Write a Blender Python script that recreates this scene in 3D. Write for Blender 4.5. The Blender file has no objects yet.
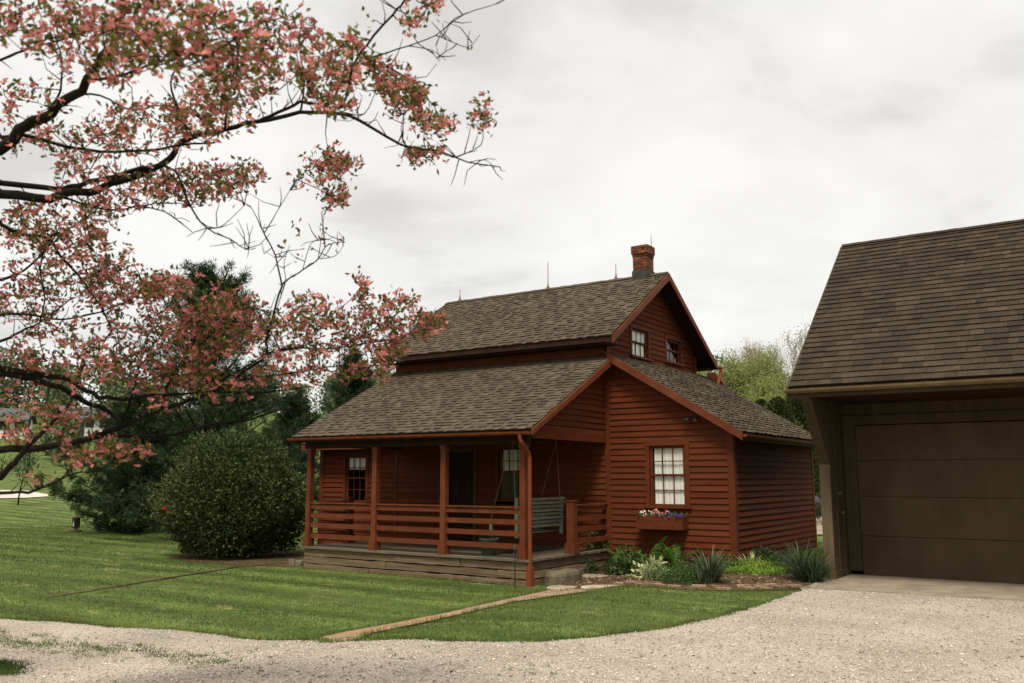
import bpy, math, random
import numpy as np
from mathutils import Vector, Matrix
R = math.radians
random.seed(7)
rng = np.random.default_rng(11)
sc = bpy.context.scene
COL = sc.collection

# ------------------------------------------------------------------ camera
H = 1.6
A_ = np.array([.828, .085, .555]); A_ /= np.linalg.norm(A_)
CX, CY = 512.0, 341.5
vA = np.array([-811., 477.]); vB = np.array([1120., 477.])
F = math.sqrt(-((vA[0]-CX)*(vB[0]-CX)+(vA[1]-CY)*(vB[1]-CY)))
def _cam(p): return np.array([p[0]-CX, -(p[1]-CY), -F])
_B = _cam(vB); _B /= np.linalg.norm(_B)
_A = -_cam(vA); _A /= np.linalg.norm(_A)
_Z = np.cross(_A, _B)
M3 = np.array([_A, _B, _Z])
CAM = np.array([0, 0, H])
cd = bpy.data.cameras.new('camera'); cam = bpy.data.objects.new('camera', cd); COL.objects.link(cam)
cam.matrix_world = Matrix.Translation((0, 0, H)) @ Matrix([list(r) for r in M3]).to_4x4()
cd.sensor_width = 36; cd.lens = F/1024*36; cd.clip_start = .1; cd.clip_end = 2000
cd.dof.use_dof = True; cd.dof.focus_distance = 17; cd.dof.aperture_fstop = 2.8
sc.camera = cam
def ray(px, py):
    d = M3 @ _cam((px, py)); return d/np.linalg.norm(d)

# ------------------------------------------------------------------ world, sun, exposure
SUN_EL, SUN_AZ = 58, 152      # azimuth clockwise from +Y
w = bpy.data.worlds.new('World'); sc.world = w; w.use_nodes = True
nt = w.node_tree; N = nt.nodes; L = nt.links; N.clear()
out = N.new('ShaderNodeOutputWorld')
sky = N.new('ShaderNodeTexSky'); sky.sky_type = 'NISHITA'; sky.sun_disc = False
sky.sun_elevation = R(SUN_EL); sky.sun_rotation = R(SUN_AZ)
bg1 = N.new('ShaderNodeBackground'); bg1.inputs[1].default_value = .12; L.new(sky.outputs[0], bg1.inputs[0])
tc = N.new('ShaderNodeTexCoord'); sep = N.new('ShaderNodeSeparateXYZ'); L.new(tc.outputs['Generated'], sep.inputs[0])
def wm(op, a, b):
    n = N.new('ShaderNodeMath'); n.operation = op
    for i, v in enumerate((a, b)):
        if isinstance(v, (int, float)): n.inputs[i].default_value = v
        else: L.new(v, n.inputs[i])
    return n.outputs[0]
zz = wm('ADD', wm('MAXIMUM', sep.outputs[2], 0), .22)
cmb = N.new('ShaderNodeCombineXYZ')
L.new(wm('DIVIDE', sep.outputs[0], zz), cmb.inputs[0]); L.new(wm('DIVIDE', sep.outputs[1], zz), cmb.inputs[1])
nz = N.new('ShaderNodeTexNoise'); L.new(cmb.outputs[0], nz.inputs['Vector'])
nz.inputs['Scale'].default_value = 1.5; nz.inputs['Detail'].default_value = 7; nz.inputs['Roughness'].default_value = .52; nz.inputs['Distortion'].default_value = .25
rp = N.new('ShaderNodeValToRGB'); L.new(nz.outputs['Fac'], rp.inputs[0])
e = rp.color_ramp.elements
e[0].position = .37; e[0].color = (.76, .74, .70, 1)
e[1].position = .60; e[1].color = (1.03, 1.01, .97, 1)
m_ = e.new(.46); m_.color = (.93, .91, .875, 1)
bg2 = N.new('ShaderNodeBackground'); L.new(rp.outputs[0], bg2.inputs[0])
# an overcast sky is brighter overhead than near the horizon
zr_ = N.new('ShaderNodeMapRange'); zr_.interpolation_type = 'SMOOTHSTEP'; L.new(sep.outputs[2], zr_.inputs[0])
for i_, v_ in ((1, .55), (2, 1.0), (3, 1.0), (4, 2.1)): zr_.inputs[i_].default_value = v_
L.new(zr_.outputs[0], bg2.inputs[1])
mx = N.new('ShaderNodeMixShader'); mx.inputs[0].default_value = .93
L.new(bg1.outputs[0], mx.inputs[1]); L.new(bg2.outputs[0], mx.inputs[2]); L.new(mx.outputs[0], out.inputs[0])
sd = bpy.data.lights.new('sun', 'SUN'); sd.energy = 3.8; sd.angle = R(16); sd.color = (1, .91, .78)
so = bpy.data.objects.new('sun', sd); COL.objects.link(so)
sdir = Vector((math.sin(R(SUN_AZ))*math.cos(R(SUN_EL)), math.cos(R(SUN_AZ))*math.cos(R(SUN_EL)), math.sin(R(SUN_EL))))
so.rotation_euler = sdir.to_track_quat('Z', 'Y').to_euler()
sc.view_settings.view_transform = 'Standard'; sc.view_settings.look = 'None'
sc.view_settings.exposure = 0; sc.view_settings.gamma = 1; sc.view_settings.use_curve_mapping = False
sc.render.engine = 'CYCLES'
sc.cycles.max_bounces = 6; sc.cycles.transparent_max_bounces = 12

# ------------------------------------------------------------------ helpers
def tag(o, label=None, cat=None, group=None, kind=None):
    if label: o['label'] = label
    if cat: o['category'] = cat
    if group: o['group'] = group
    if kind: o['kind'] = kind
    return o
def empty(name, loc, label=None, cat=None, group=None, rz=0):
    o = bpy.data.objects.new(name, None); COL.objects.link(o); o.location = loc; o.rotation_euler.z = rz
    o.empty_display_size = .2
    return tag(o, label, cat, group)
def world_loc(o):
    v = Vector((0, 0, 0))
    while o is not None:
        v = v + o.location; o = o.parent
    return v
def link(name, me, mat, parent=None, local=False):
    o = bpy.data.objects.new(name, me); COL.objects.link(o)
    if mat: me.materials.append(mat)
    if parent is not None:
        o.parent = parent
        if not local: o.location = -world_loc(parent)
    return o
class MB:
    def __init__(s): s.v = []; s.f = []; s.s = []
    def face(s, pts, sh=.5):
        b = len(s.v); s.v += [tuple(p) for p in pts]; s.f.append(tuple(range(b, b+len(pts)))); s.s += [sh]*len(pts)
    def hexa(s, p, sh=.5):      # 8 points: bottom 0-3 ccw, top 4-7 ccw
        b = len(s.v); s.v += [tuple(q) for q in p]; s.s += [sh]*8
        for f in ((0,3,2,1),(4,5,6,7),(0,1,5,4),(1,2,6,5),(2,3,7,6),(3,0,4,7)): s.f.append(tuple(b+i for i in f))
    def box(s, x0, x1, y0, y1, z0, z1, sh=.5, bev=0):
        s.hexa([(x0,y0,z0),(x1,y0,z0),(x1,y1,z0),(x0,y1,z0),(x0,y0,z1),(x1,y0,z1),(x1,y1,z1),(x0,y1,z1)], sh)
    def beam(s, a, b, wd, ht, sh=.5, up=(0, 0, 1)):
        a = Vector(a); b = Vector(b); d = (b-a).normalized(); u = Vector(up)
        sx = d.cross(u).normalized(); u = sx.cross(d).normalized()
        q = []
        for p in (a, b):
            q.append([p-sx*wd/2-u*ht/2, p+sx*wd/2-u*ht/2, p+sx*wd/2+u*ht/2, p-sx*wd/2+u*ht/2])
        s.hexa([q[0][0], q[0][1], q[1][1], q[1][0], q[0][3], q[0][2], q[1][2], q[1][3]], sh)
    def prism(s, poly, off, sh=.5):   # poly 3d points planar, extruded by vector off
        n = len(poly); b = len(s.v); off = Vector(off)
        s.v += [tuple(p) for p in poly] + [tuple(Vector(p)+off) for p in poly]; s.s += [sh]*(2*n)
        s.f.append(tuple(b+i for i in range(n))[::-1]); s.f.append(tuple(b+n+i for i in range(n)))
        for i in range(n):
            j = (i+1) % n; s.f.append((b+i, b+j, b+n+j, b+n+i))
    def tube(s, pts, rad, ns=6, sh=.5, cap=True):
        pts = [Vector(p) for p in pts]; n = len(pts)
        if n < 2: return
        if isinstance(rad, (int, float)): rad = [rad]*n
        b = len(s.v); ref = None
        for i, p in enumerate(pts):
            d = (pts[min(i+1, n-1)]-pts[max(i-1, 0)])
            if d.length < 1e-9: d = Vector((0, 0, 1))
            d.normalize()
            if ref is None: ref = d.orthogonal().normalized()
            ref = (ref-d*ref.dot(d))
            if ref.length < 1e-6: ref = d.orthogonal()
            ref.normalize(); o2 = d.cross(ref)
            for k in range(ns):
                a = 2*math.pi*k/ns
                s.v.append(tuple(p+(ref*math.cos(a)+o2*math.sin(a))*rad[i])); s.s.append(sh)
        for i in range(n-1):
            for k in range(ns):
                k2 = (k+1) % ns
                s.f.append((b+i*ns+k, b+i*ns+k2, b+(i+1)*ns+k2, b+(i+1)*ns+k))
        if cap:
            s.f.append(tuple(b+k for k in range(ns))[::-1]); s.f.append(tuple(b+(n-1)*ns+k for k in range(ns)))
    def lathe(s, c, prof, ns=16, sh=.5):
        b = len(s.v)
        for r, z in prof:
            for k in range(ns):
                a = 2*math.pi*k/ns; s.v.append((c[0]+r*math.cos(a), c[1]+r*math.sin(a), c[2]+z)); s.s.append(sh)
        for i in range(len(prof)-1):
            for k in range(ns):
                k2 = (k+1) % ns; s.f.append((b+i*ns+k, b+i*ns+k2, b+(i+1)*ns+k2, b+(i+1)*ns+k))
    def mesh(s, name, smooth=False):
        me = bpy.data.meshes.new(name); me.from_pydata(s.v, [], s.f)
        at = me.attributes.new('shade', 'FLOAT', 'POINT'); at.data.foreach_set('value', s.s)
        if smooth: me.polygons.foreach_set('use_smooth', [True]*len(me.polygons))
        me.update(); return me
    def build(s, name, mat, parent=None, smooth=False, local=False):
        return link(name, s.mesh(name, smooth), mat, parent, local)
def np_mesh(name, V, Fq, shade, smooth=False):
    me = bpy.data.meshes.new(name); V = np.asarray(V, np.float32); Fq = np.asarray(Fq, np.int32); k = Fq.shape[1]
    me.vertices.add(len(V)); me.vertices.foreach_set('co', V.ravel())
    me.loops.add(Fq.size); me.loops.foreach_set('vertex_index', Fq.ravel())
    me.polygons.add(len(Fq)); me.polygons.foreach_set('loop_start', np.arange(0, Fq.size, k, dtype=np.int32))
    me.polygons.foreach_set('loop_total', np.full(len(Fq), k, np.int32))
    if smooth: me.polygons.foreach_set('use_smooth', np.ones(len(Fq), bool))
    me.update(calc_edges=True)
    at = me.attributes.new('shade', 'FLOAT', 'POINT'); at.data.foreach_set('value', np.asarray(shade, np.float32))
    return me
def unit(a): return a/np.maximum(np.linalg.norm(a, axis=1, keepdims=True), 1e-9)
def leaf_geo(P, D, ln, wd, shade, fold=.25):
    """rhombic leaves with a slight fold; P base, D direction, two triangles' quads each"""
    n = len(P); D = unit(D); r = unit(rng.normal(size=(n, 3))); S = unit(np.cross(D, r)); U = np.cross(S, D)
    ln = np.broadcast_to(np.asarray(ln, float).reshape(-1, 1), (n, 1)); wd = np.broadcast_to(np.asarray(wd, float).reshape(-1, 1), (n, 1))
    a = P; b = P+D*ln*.5+S*wd*.5+U*wd*fold; c = P+D*ln; d = P+D*ln*.5-S*wd*.5+U*wd*fold
    V = np.stack([a, b, c, d], 1).reshape(-1, 3); Fq = np.arange(4*n).reshape(n, 4)
    return V, Fq, np.repeat(shade, 4)
def join_geo(parts):
    V = []; Fs = []; S = []; o = 0
    for v, f, s in parts: V.append(v); Fs.append(f+o); S.append(s); o += len(v)
    return np.concatenate(V), np.concatenate(Fs), np.concatenate(S)

# ------------------------------------------------------------------ materials
def mat(name, c0, c1=None, scale=3., stretch=(1, 1, 1), rough=.7, bump=0., bscale=None, attr=0., fine=0., trans=0., spec=.10, metal=0., c2=None):
    """c0..c1 blended by noise; 'shade' attribute brightens or darkens each piece by +-attr"""
    m = bpy.data.materials.new(name); m.use_nodes = True; t = m.node_tree; n = t.nodes; l = t.links
    b = n['Principled BSDF']; b.inputs['Roughness'].default_value = rough; b.inputs['Metallic'].default_value = metal
    b.inputs['Specular IOR Level'].default_value = spec
    tc = n.new('ShaderNodeTexCoord'); mp = n.new('ShaderNodeMapping'); mp.inputs['Scale'].default_value = stretch
    l.new(tc.outputs['Object'], mp.inputs[0])
    nz = n.new('ShaderNodeTexNoise'); nz.inputs['Scale'].default_value = scale; nz.inputs['Detail'].default_value = 6; nz.inputs['Roughness'].default_value = .6
    l.new(mp.outputs[0], nz.inputs['Vector'])
    rp = n.new('ShaderNodeValToRGB'); l.new(nz.outputs['Fac'], rp.inputs[0])
    if c1 is None: c1 = tuple(x*1.25 for x in c0); c0 = tuple(x*.8 for x in c0)
    rp.color_ramp.elements[0].position = .32; rp.color_ramp.elements[0].color = (*c0, 1)
    rp.color_ramp.elements[1].position = .68; rp.color_ramp.elements[1].color = (*c1, 1)
    col = rp.outputs[0]
    if c2 is not None:
        n2 = n.new('ShaderNodeTexNoise'); n2.inputs['Scale'].default_value = scale*.23; n2.inputs['Detail'].default_value = 3
        l.new(mp.outputs[0], n2.inputs['Vector']); r2 = n.new('ShaderNodeMapRange'); r2.inputs[1].default_value = .45; r2.inputs[2].default_value = .65
        l.new(n2.outputs['Fac'], r2.inputs[0]); mm = n.new('ShaderNodeMix'); mm.data_type = 'RGBA'
        l.new(r2.outputs[0], mm.inputs[0]); l.new(col, mm.inputs[6]); mm.inputs[7].default_value = (*c2, 1); col = mm.outputs[2]
    def mul(col, src, lo, hi, a=0., b_=1.):
        r = n.new('ShaderNodeMapRange'); r.inputs[1].default_value = a; r.inputs[2].default_value = b_; r.inputs[3].default_value = lo; r.inputs[4].default_value = hi
        l.new(src, r.inputs[0]); mm = n.new('ShaderNodeVectorMath'); mm.operation = 'SCALE'; l.new(col, mm.inputs[0]); l.new(r.outputs[0], mm.inputs['Scale']); return mm.outputs[0]
    if attr:
        at = n.new('ShaderNodeAttribute'); at.attribute_name = 'shade'; col = mul(col, at.outputs['Fac'], 1-attr, 1+attr)
    if fine:
        n3 = n.new('ShaderNodeTexNoise'); n3.inputs['Scale'].default_value = 60; n3.inputs['Detail'].default_value = 4; l.new(tc.outputs['Object'], n3.inputs['Vector'])
        col = mul(col, n3.outputs['Fac'], 1-fine, 1+fine, .3, .7)
    l.new(col, b.inputs['Base Color'])
    if bump:
        n4 = n.new('ShaderNodeTexNoise'); n4.inputs['Scale'].default_value = bscale or scale*4; n4.inputs['Detail'].default_value = 5; l.new(mp.outputs[0], n4.inputs['Vector'])
        bp = n.new('ShaderNodeBump'); bp.inputs['Strength'].default_value = bump; bp.inputs['Distance'].default_value = .02
        l.new(n4.outputs['Fac'], bp.inputs['Height']); l.new(bp.outputs[0], b.inputs['Normal'])
    if trans:
        tr = n.new('ShaderNodeBsdfTranslucent'); l.new(col, tr.inputs[0]); ms = n.new('ShaderNodeMixShader'); ms.inputs[0].default_value = trans
        l.new(b.outputs[0], ms.inputs[1]); l.new(tr.outputs[0], ms.inputs[2]); l.new(ms.outputs[0], n['Material Output'].inputs[0])
    return m
M = {}
M['clap'] = mat('red_clapboard', (.078, .0195, .0078), (.118, .0290, .0115), 2.2, (1, 1, 6), .68, .3, 30, attr=.22, fine=.10, spec=.05, c2=(.092, .028, .012))
M['trim'] = mat('red_trim', (.088, .0245, .010), (.135, .0385, .016), 3, (1, 1, 1), .55, .25, 25, attr=.15, fine=.10)
M['shingle'] = mat('brown_shingle', (.064, .050, .034), (.098, .077, .052), 1.2, rough=.9, bump=.5, bscale=90, attr=.26, fine=.30)
M['gshingle'] = mat('dark_shingle', (.032, .024, .016), (.054, .040, .026), 1.8, rough=.9, bump=.5, bscale=90, attr=.34, fine=.30)
M['gutter'] = mat('red_gutter', (.13, .034, .014), (.18, .050, .022), 5, rough=.45)
M['casing'] = mat('red_casing', (.078, .0205, .0075), (.115, .0300, .011), 3, rough=.6, bump=.2, bscale=25, attr=.12, fine=.10)
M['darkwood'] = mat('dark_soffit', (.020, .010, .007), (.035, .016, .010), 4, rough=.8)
M['deck'] = mat('weathered_deck', (.075, .06, .04), (.14, .115, .08), 3, (.4, 5, 1), .8, .3, 20, attr=.2)
M['skirt'] = mat('rough_timber', (.105, .074, .043), (.20, .148, .092), 3, (.5, 1, 7), .85, .8, 18, attr=.2, fine=.2)
M['stone'] = mat('step_stone', (.085, .075, .045), (.19, .165, .11), 6, rough=.9, bump=.8, bscale=22, fine=.2)
M['flag'] = mat('tan_flagstone', (.20, .165, .115), (.36, .30, .22), 7, rough=.9, bump=.6, bscale=25, attr=.2, fine=.2)
M['brick'] = mat('chimney_brick', (.07, .030, .018), (.20, .075, .04), 9, rough=.85, bump=.6, bscale=60, attr=.45, fine=.3)
M['mortar'] = mat('mortar', (.10, .08, .06), (.22, .18, .14), 12, rough=.95)
M['flash'] = mat('flashing', (.035, .033, .028), (.06, .055, .05), 8, rough=.6)
M['iron'] = mat('black_iron', (.012, .011, .010), (.03, .026, .022), 15, rough=.5, spec=.5)
M['rod'] = mat('rusted_rod', (.10, .06, .045), (.2, .13, .10), 20, rough=.6)
M['white'] = mat('curtain', (.66, .66, .60), (.74, .74, .69), 1.5, (6, 6, .4), .9)
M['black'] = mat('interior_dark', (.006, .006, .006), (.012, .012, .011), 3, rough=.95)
M['olive'] = mat('olive_frame', (.045, .04, .02), (.07, .06, .03), 3, rough=.7)
M['swing'] = mat('grey_swing', (.10, .11, .085), (.17, .18, .145), 5, (1, 1, 5), .7, attr=.15)
M['gwall'] = mat('brown_boards', (.045, .033, .019), (.075, .054, .031), 1.5, (3, 3, .5), .75, .2, 20, attr=.12, fine=.08)
M['gdoor'] = mat('garage_door_paint', (.056, .039, .020), (.084, .059, .032), 1.6, (1, 1, .5), .55, .12, 12, attr=.05, fine=.10)
M['gtrim'] = mat('light_brown_trim', (.095, .068, .04), (.135, .097, .056), 3, (3, 3, .6), .65, .2, 20, fine=.1)
M['ggutter'] = mat('bronze_gutter', (.12, .082, .042), (.17, .118, .062), 4, rough=.4)
M['concrete'] = mat('concrete', (.19, .155, .11), (.30, .25, .185), 2.5, rough=.9, bump=.3, bscale=60, fine=.15)
M['bark'] = mat('bark', (.007, .006, .005), (.020, .016, .013), 8, (1, 1, .4), .9, .8, 40)
M['paletwig'] = mat('pale_bark', (.16, .14, .10), (.26, .23, .17), 4, rough=.9)
M['bract'] = mat('pink_bract', (.30, .07, .062), (.76, .33, .29), 9, rough=.6, attr=.5, trans=.35)
M['dleaf'] = mat('olive_leaf', (.07, .08, .015), (.17, .15, .035), 4, rough=.55, attr=.45, trans=.35)
M['pine'] = mat('pine_needle', (.015, .029, .011), (.036, .058, .022), 1.2, rough=.65, attr=.4, trans=.1)
M['bush'] = mat('bush_leaf', (.022, .036, .009), (.055, .075, .018), 2.0, rough=.6, attr=.6, trans=.2, spec=.2, c2=(.058, .068, .018))
M['bud'] = mat('red_bloom', (.6, .03, .02), (.8, .06, .04), 5)
M['fresh'] = mat('spring_leaf', (.17, .21, .055), (.30, .34, .11), .5, rough=.6, attr=.35, trans=.4)
M['tan'] = mat('budding_tan', (.26, .24, .13), (.40, .37, .22), .5, rough=.6, attr=.35, trans=.4)
M['far'] = mat('far_leaf', (.07, .10, .05), (.15, .18, .09), .08, rough=.8, attr=.4, trans=.2)
M['grass'] = mat('grass_blade', (.026, .055, .009), (.106, .150, .030), 1.1, (.25, 1.5, 1), .7, attr=.42, trans=.3, c2=(.135, .160, .042))
M['iris'] = mat('strap_leaf', (.035, .060, .022), (.13, .155, .085), 6, rough=.5, attr=.45, trans=.2)
M['fern'] = mat('fern_leaf', (.055, .12, .02), (.10, .19, .035), 4, rough=.5, attr=.3, trans=.3)
M['hosta'] = mat('cream_leaf', (.26, .31, .13), (.46, .49, .27), 30, rough=.5, attr=.25, trans=.2)
M['lime'] = mat('lime_leaf', (.14, .25, .03), (.24, .36, .06), 6, rough=.6, attr=.35, trans=.3)
M['dkleaf'] = mat('dark_leaf', (.025, .045, .02), (.05, .08, .03), 6, rough=.5, attr=.4, trans=.15)
M['green'] = mat('mid_leaf', (.05, .10, .025), (.09, .15, .045), 6, rough=.5, attr=.4, trans=.2)
M['pinkf'] = mat('salmon_petal', (.75, .30, .22), (.9, .5, .42), 20, rough=.6)
M['purplef'] = mat('purple_petal', (.10, .05, .22), (.2, .1, .35), 20, rough=.6)
M['whitef'] = mat('white_petal', (.7, .7, .66), (.85, .85, .8), 20, rough=.6)
M['pebble'] = mat('pebble', (.33, .28, .225), (.56, .49, .41), 8, rough=.9, attr=.5)
M['housewhite'] = mat('white_siding', (.52, .52, .49), (.62, .61, .58), 2, rough=.7)
M['greyroof'] = mat('grey_roof', (.07, .07, .07), (.11, .11, .11), 2, rough=.9)
# thin window glass: mostly clear, with a sky reflection
g = bpy.data.materials.new('window_glass'); g.use_nodes = True; t = g.node_tree; t.nodes.clear()
o_ = t.nodes.new('ShaderNodeOutputMaterial'); tr = t.nodes.new('ShaderNodeBsdfTransparent'); gl = t.nodes.new('ShaderNodeBsdfGlossy'); gl.inputs['Roughness'].default_value = .02
lwt = t.nodes.new('ShaderNodeLayerWeight'); lwt.inputs[0].default_value = .5; pw = t.nodes.new('ShaderNodeMath'); pw.operation = 'POWER'; t.links.new(lwt.outputs['Facing'], pw.inputs[0]); pw.inputs[1].default_value = 4; fr = t.nodes.new('ShaderNodeMath'); fr.operation = 'MULTIPLY_ADD'; t.links.new(pw.outputs[0], fr.inputs[0]); fr.inputs[1].default_value = .7; fr.inputs[2].default_value = .05; ms = t.nodes.new('ShaderNodeMixShader')
t.links.new(fr.outputs[0], ms.inputs[0]); t.links.new(tr.outputs[0], ms.inputs[1]); t.links.new(gl.outputs[0], ms.inputs[2]); t.links.new(ms.outputs[0], o_.inputs[0])
M['glass'] = g

# ------------------------------------------------------------------ ground
def sstep(t): t = np.clip(t, 0, 1); return t*t*(3-2*t)
def hz(x, y):
    x = np.asarray(x, float); y = np.asarray(y, float)
    z = -.27*sstep((-5.6-x)/3.0)
    D = np.hypot(x, y)
    s = .030*np.maximum(D-45, 0)+.0009*np.maximum(D-80, 0)**2
    s = np.where(D > 190, .030*145+.0009*110**2, s)
    z = z+s*(.55+.45*sstep((-x-10)/40.))
    z = z+.035*np.sin(x*.31+1)*np.sin(y*.27)*sstep((D-14)/20)
    return z
def hz1(x, y): return float(hz(x, y))
def gpt(px, py, dz=0.):
    d = ray(px, py); t = 3.; st = .25
    while t < 400:
        p = CAM+d*t
        if p[2] < hz1(p[0], p[1]):
            lo, hi = t-st, t
            for _ in range(24):
                m = (lo+hi)/2; p = CAM+d*m
                if p[2] < hz1(p[0], p[1]): hi = m
                else: lo = m
            p = CAM+d*hi; break
        t += st; st = max(.25, t*.01)
    return np.array([p[0], p[1], hz1(p[0], p[1])+dz])
def axis(a, step0, g, lim):
    r = [0.]; s = step0
    while r[-1] < lim: r.append(r[-1]+s); s *= g
    return np.array(r)
ax = axis(0, .5, 1.06, 600); xs = np.concatenate([-10-ax[::-1], -10+ax[1:]]); ys = np.concatenate([12-ax[::-1], 12+ax[1:]])
X, Y = np.meshgrid(xs, ys); Z = hz(X, Y); V = np.stack([X, Y, Z], -1).reshape(-1, 3)
nx, ny = len(xs), len(ys); i = np.arange(nx-1)[None, :]+np.arange(ny-1)[:, None]*nx
Fq = np.stack([i, i+1, i+1+nx, i+nx], -1).reshape(-1, 4)
def ground_mat():
    m = bpy.data.materials.new('lawn_ground'); m.use_nodes = True; t = m.node_tree; n = t.nodes; l = t.links; b = n['Principled BSDF']; b.inputs['Roughness'].default_value = .9
    b.inputs['Specular IOR Level'].default_value = .1
    tc = n.new('ShaderNodeTexCoord')
    def noise(sc_, stretch=(1, 1, 1), det=5, rot=0):
        mp = n.new('ShaderNodeMapping'); mp.inputs['Scale'].default_value = stretch; mp.inputs['Rotation'].default_value = (0, 0, rot); l.new(tc.outputs['Object'], mp.inputs[0])
        k = n.new('ShaderNodeTexNoise'); k.inputs['Scale'].default_value = sc_; k.inputs['Detail'].default_value = det; l.new(mp.outputs[0], k.inputs['Vector']); return k.outputs['Fac']
    def ramp(f, a, b_, p0=.35, p1=.65):
        r = n.new('ShaderNodeValToRGB'); l.new(f, r.inputs[0]); r.color_ramp.elements[0].position = p0; r.color_ramp.elements[0].color = (*a, 1); r.color_ramp.elements[1].position = p1; r.color_ramp.elements[1].color = (*b_, 1); return r.outputs[0]
    def mix(f, a, b_):
        k = n.new('ShaderNodeMix'); k.data_type = 'RGBA'; l.new(f, k.inputs[0]) if not isinstance(f, float) else k.inputs[0].__setattr__('default_value', f); l.new(a, k.inputs[6]); l.new(b_, k.inputs[7]); return k.outputs[2]
    base = ramp(noise(1.0, (.35, 1.9, 1), 6, 0), (.028, .050, .010), (.125, .165, .045))
    clump = ramp(noise(5, (1, 1, 1), 6), (.045, .07, .014), (.12, .15, .04))
    c = mix(.5, base, clump)
    k2 = n.new('ShaderNodeMapRange'); l.new(noise(.9, (1, 3, 1), 4, .3), k2.inputs[0]); k2.inputs[1].default_value = .60; k2.inputs[2].default_value = .75
    st = n.new('ShaderNodeRGB'); st.outputs[0].default_value = (.22, .21, .085, 1); c = mix(k2.outputs[0], c, st.outputs[0])
    wv = n.new('ShaderNodeTexWave'); wv.bands_direction = 'Y'; wv.inputs['Scale'].default_value = .276; wv.inputs['Distortion'].default_value = .6; l.new(tc.outputs['Object'], wv.inputs['Vector'])
    wr = n.new('ShaderNodeMapRange'); l.new(wv.outputs['Fac'], wr.inputs[0]); wr.inputs[3].default_value = .72; wr.inputs[4].default_value = 1.22
    ws_ = n.new('ShaderNodeVectorMath'); ws_.operation = 'SCALE'; l.new(c, ws_.inputs[0]); l.new(wr.outputs[0], ws_.inputs['Scale']); c = ws_.outputs[0]
    l.new(c, b.inputs['Base Color'])
    bp = n.new('ShaderNodeBump'); bp.inputs['Distance'].default_value = .05; bp.inputs['Strength'].default_value = .8; l.new(noise(18, (1, 1, 1), 6), bp.inputs['Height']); l.new(bp.outputs[0], b.inputs['Normal'])
    return m
M['ground'] = ground_mat()
tag(link('ground', np_mesh('ground', V, Fq, np.full(len(V), .5), True), M['ground']), kind='structure')

def wiggle(pts, step=.25, amp=.05):
    out = []
    for a, b in zip(pts[:-1], pts[1:]):
        a = np.array(a[:2]); b = np.array(b[:2]); n = max(1, int(np.linalg.norm(b-a)/step))
        for k in range(n): out.append(a+(b-a)*k/n+rng.normal(0, amp, 2))
    out.append(np.array(pts[-1][:2])); return out
def strip(name, left, right, rows, dz, m, kind='structure', label=None, cat=None, ragged=None):
    """a sheet between two polylines (same length), following the terrain"""
    n = len(left); Lf = np.array([p[:2] for p in left]); Rt = np.array([p[:2] for p in right]); V = []
    for r in range(rows+1):
        P = Lf+(Rt-Lf)*(r/rows)**1.0
        if r == 0 and ragged is not None: P = np.array(ragged)
        V.append(np.column_stack([P, hz(P[:, 0], P[:, 1])+dz]))
    V = np.concatenate(V); i = np.arange(n-1)[None, :]+np.arange(rows)[:, None]*n
    Fq = np.stack([i, i+n, i+n+1, i+1], -1).reshape(-1, 4)
    o = link(name, np_mesh(name, V, Fq, np.full(len(V), .5), True), m); tag(o, label, cat, kind=kind); return o
# gravel drive -- far edge read off the photograph, near edge passes behind the camera
edge_px = [(0, 620), (60, 623), (130, 628), (210, 635), (300, 641), (345, 643), (440, 643), (540, 642), (600, 638), (660, 630), (720, 618), (770, 603), (800, 592)]
edge = [gpt(*p) for p in edge_px]
edge = [np.array([-60., -11, 0]), np.array([-30., .6, 0]), np.array([-18., 4.55, 0])]+edge+[np.array([-3.98, 13.3, 0])]
drive_smooth = wiggle(edge, .20, 0.)
drive_edge = [p+rng.normal(0, .022, 2)+.05*np.array([0, math.sin(i_*.55)*math.sin(i_*.17+1)]) for i_, p in enumerate(drive_smooth[:-1])]+[drive_smooth[-1]]
TAIL = [np.array([-3.9, 13.9]), np.array([2., 13.9]), np.array([9., 13.9])]
drive_smooth_full = drive_smooth+TAIL; drive_edge_full = drive_edge+TAIL
ar = np.array([p[:2] for p in drive_smooth_full]); cs_ = np.concatenate([[0], np.cumsum(np.linalg.norm(np.diff(ar, axis=0), axis=1))])
i660 = int(np.argmin(np.hypot(ar[:, 0]-gpt(660, 630)[0], ar[:, 1]-gpt(660, 630)[1])))
fx = np.interp(cs_, [0, cs_[i660], cs_[-3], cs_[-1]], [-60, -4.0, 9., 9.5]); fy = np.interp(cs_, [0, cs_[-4], cs_[-3], cs_[-2], cs_[-1]], [-9, -9, 0, 8, 13.9])
far = [np.array([x, y-max(0, -x-18)*.5]) for x, y in zip(fx, fy)]
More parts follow.
